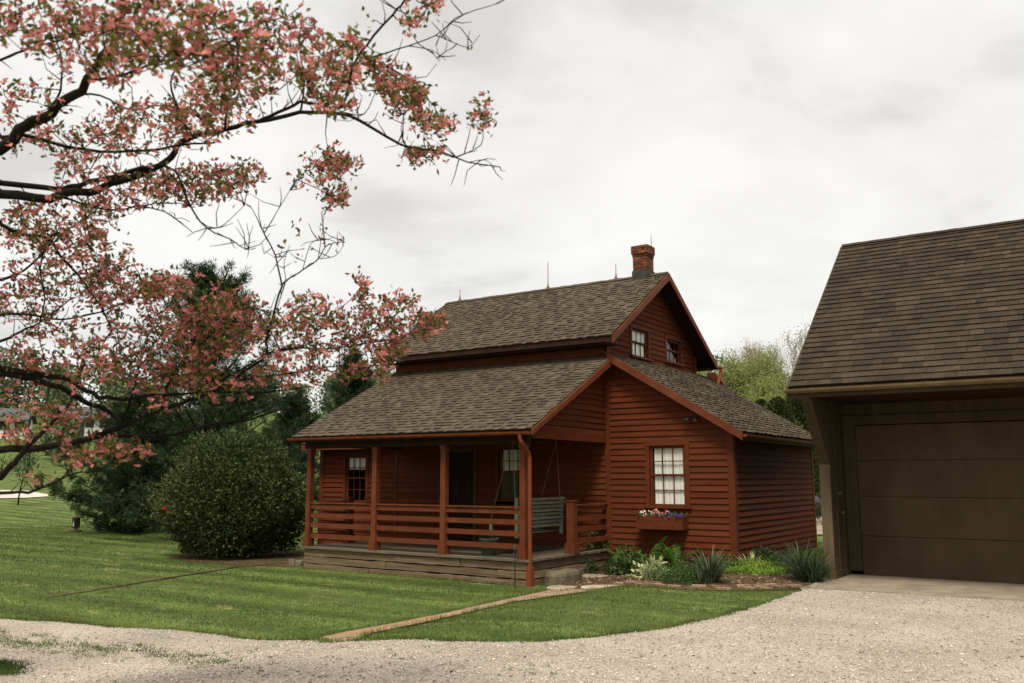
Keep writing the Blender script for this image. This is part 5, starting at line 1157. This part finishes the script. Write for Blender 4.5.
for (cx_, cy_, rx, ry, cnt, tov) in REG:
    if cy_ < 110 and cx_ < 300: cnt = int(cnt*.52)
    for k in range(cnt):
        a = random.uniform(0, 6.283); q = math.sqrt(random.random()); x, y = cx_+rx*q*math.cos(a), cy_+ry*q*math.sin(a)
        d2_ = (PXPTS[:, 0]-x)**2+(PXPTS[:, 1]-y)**2+(0 if tov is None else (TT-tov)**2*200); j = int(np.argmin(d2_))
        t = TT[j]+random.gauss(0, .20) if tov is None else tov+random.gauss(0, .30)
        CL.append((float(d2_[j]), tuple(w3(x, y, t))))
CL.sort()
BUF = np.zeros((len(GP)+len(CL)+5, 3)); BUF[:len(GP)] = GP; nb_ = len(GP); n0_ = nb_
if True:
    for _, c in CL:        # twigs grow outwards: every cluster hangs on the nearest wood or cluster
        c = np.array(c); dd_ = np.linalg.norm(BUF[:nb_]-c, axis=1); j = int(np.argmin(dd_)); s = BUF[j].copy(); L_ = dd_[j]
        BUF[nb_] = c; nb_ += 1
        if L_ < .8:
            mid = (s+c)/2+np.array([random.gauss(0, .12), random.gauss(0, .12), random.gauss(-.05, .10)])*L_; r_0 = .0045 if j < n0_ else .0032; twg.tube([s, mid, c], [r_0, .0028, .0016], 4, cap=False)
        for f in range(random.choice((1, 2, 2, 3))):
            fc = c+rng.normal(0, .028, 3); nrm_ = rng.normal(size=3)*.55+[0, 0, .9]; nrm_ /= np.linalg.norm(nrm_); u1 = np.cross(nrm_, rng.normal(size=3)); u1 /= np.linalg.norm(u1); u2 = np.cross(nrm_, u1); sh = random.random()
            for m_i in range(4):
                an = m_i*math.pi/2; brP.append(fc); brD.append(u1*math.cos(an)+u2*math.sin(an)+nrm_*.45); brS.append(sh*.6+.4*random.random())
        for f in range(random.choice((5, 6, 7, 9))):
            leafP.append(c+rng.normal(0, .030, 3)); leafD.append(rng.normal(size=3)+[0, 0, .5])
# sparse leaves on the bare shoots
for (x, y) in [(283,258),(300,258),(306,250),(322,238),(330,246),(340,243),(322,230),(296,226),(298,232),(366,20),(405,24),(418,22),(470,45),(487,104),(490,132),(283,248)]:
    for k in range(4): leafP.append(w3(x, y, 6.0 if y > 200 else 5.1)+rng.normal(0, .02, 3)); leafD.append(rng.normal(size=3)+[0, 0, .3])
# fine random bare twigs
for k in range(420):
    j = random.randrange(len(W3))
    if TT[j] < 4.8: continue
    d = rng.normal(size=3)+[0, 0, .55]; d /= np.linalg.norm(d); ln_ = random.uniform(.06, .22); p = W3[j]; q = p+d*ln_*.5; d2 = d+rng.normal(0, .35, 3)+[0, 0, .2]; r_ = q+d2/np.linalg.norm(d2)*ln_*.5; twg.tube([p, q, r_], [.0035, .0026, .0015], 4, cap=False)
twg.build('twigs', M['bark'], dog)
n = len(brP); V, Fq, S = leaf_geo(np.array(brP), np.array(brD), rng.uniform(.018, .040, n), rng.uniform(.015, .032, n), np.array(brS), .15); link('blossoms', np_mesh('blossoms', V, Fq, S), M['bract'], dog)
n = len(leafP); V, Fq, S = leaf_geo(np.array(leafP), np.array(leafD), rng.uniform(.03, .055, n), rng.uniform(.014, .024, n), rng.random(n), .2); link('leaves', np_mesh('leaves', V, Fq, S), M['dleaf'], dog)
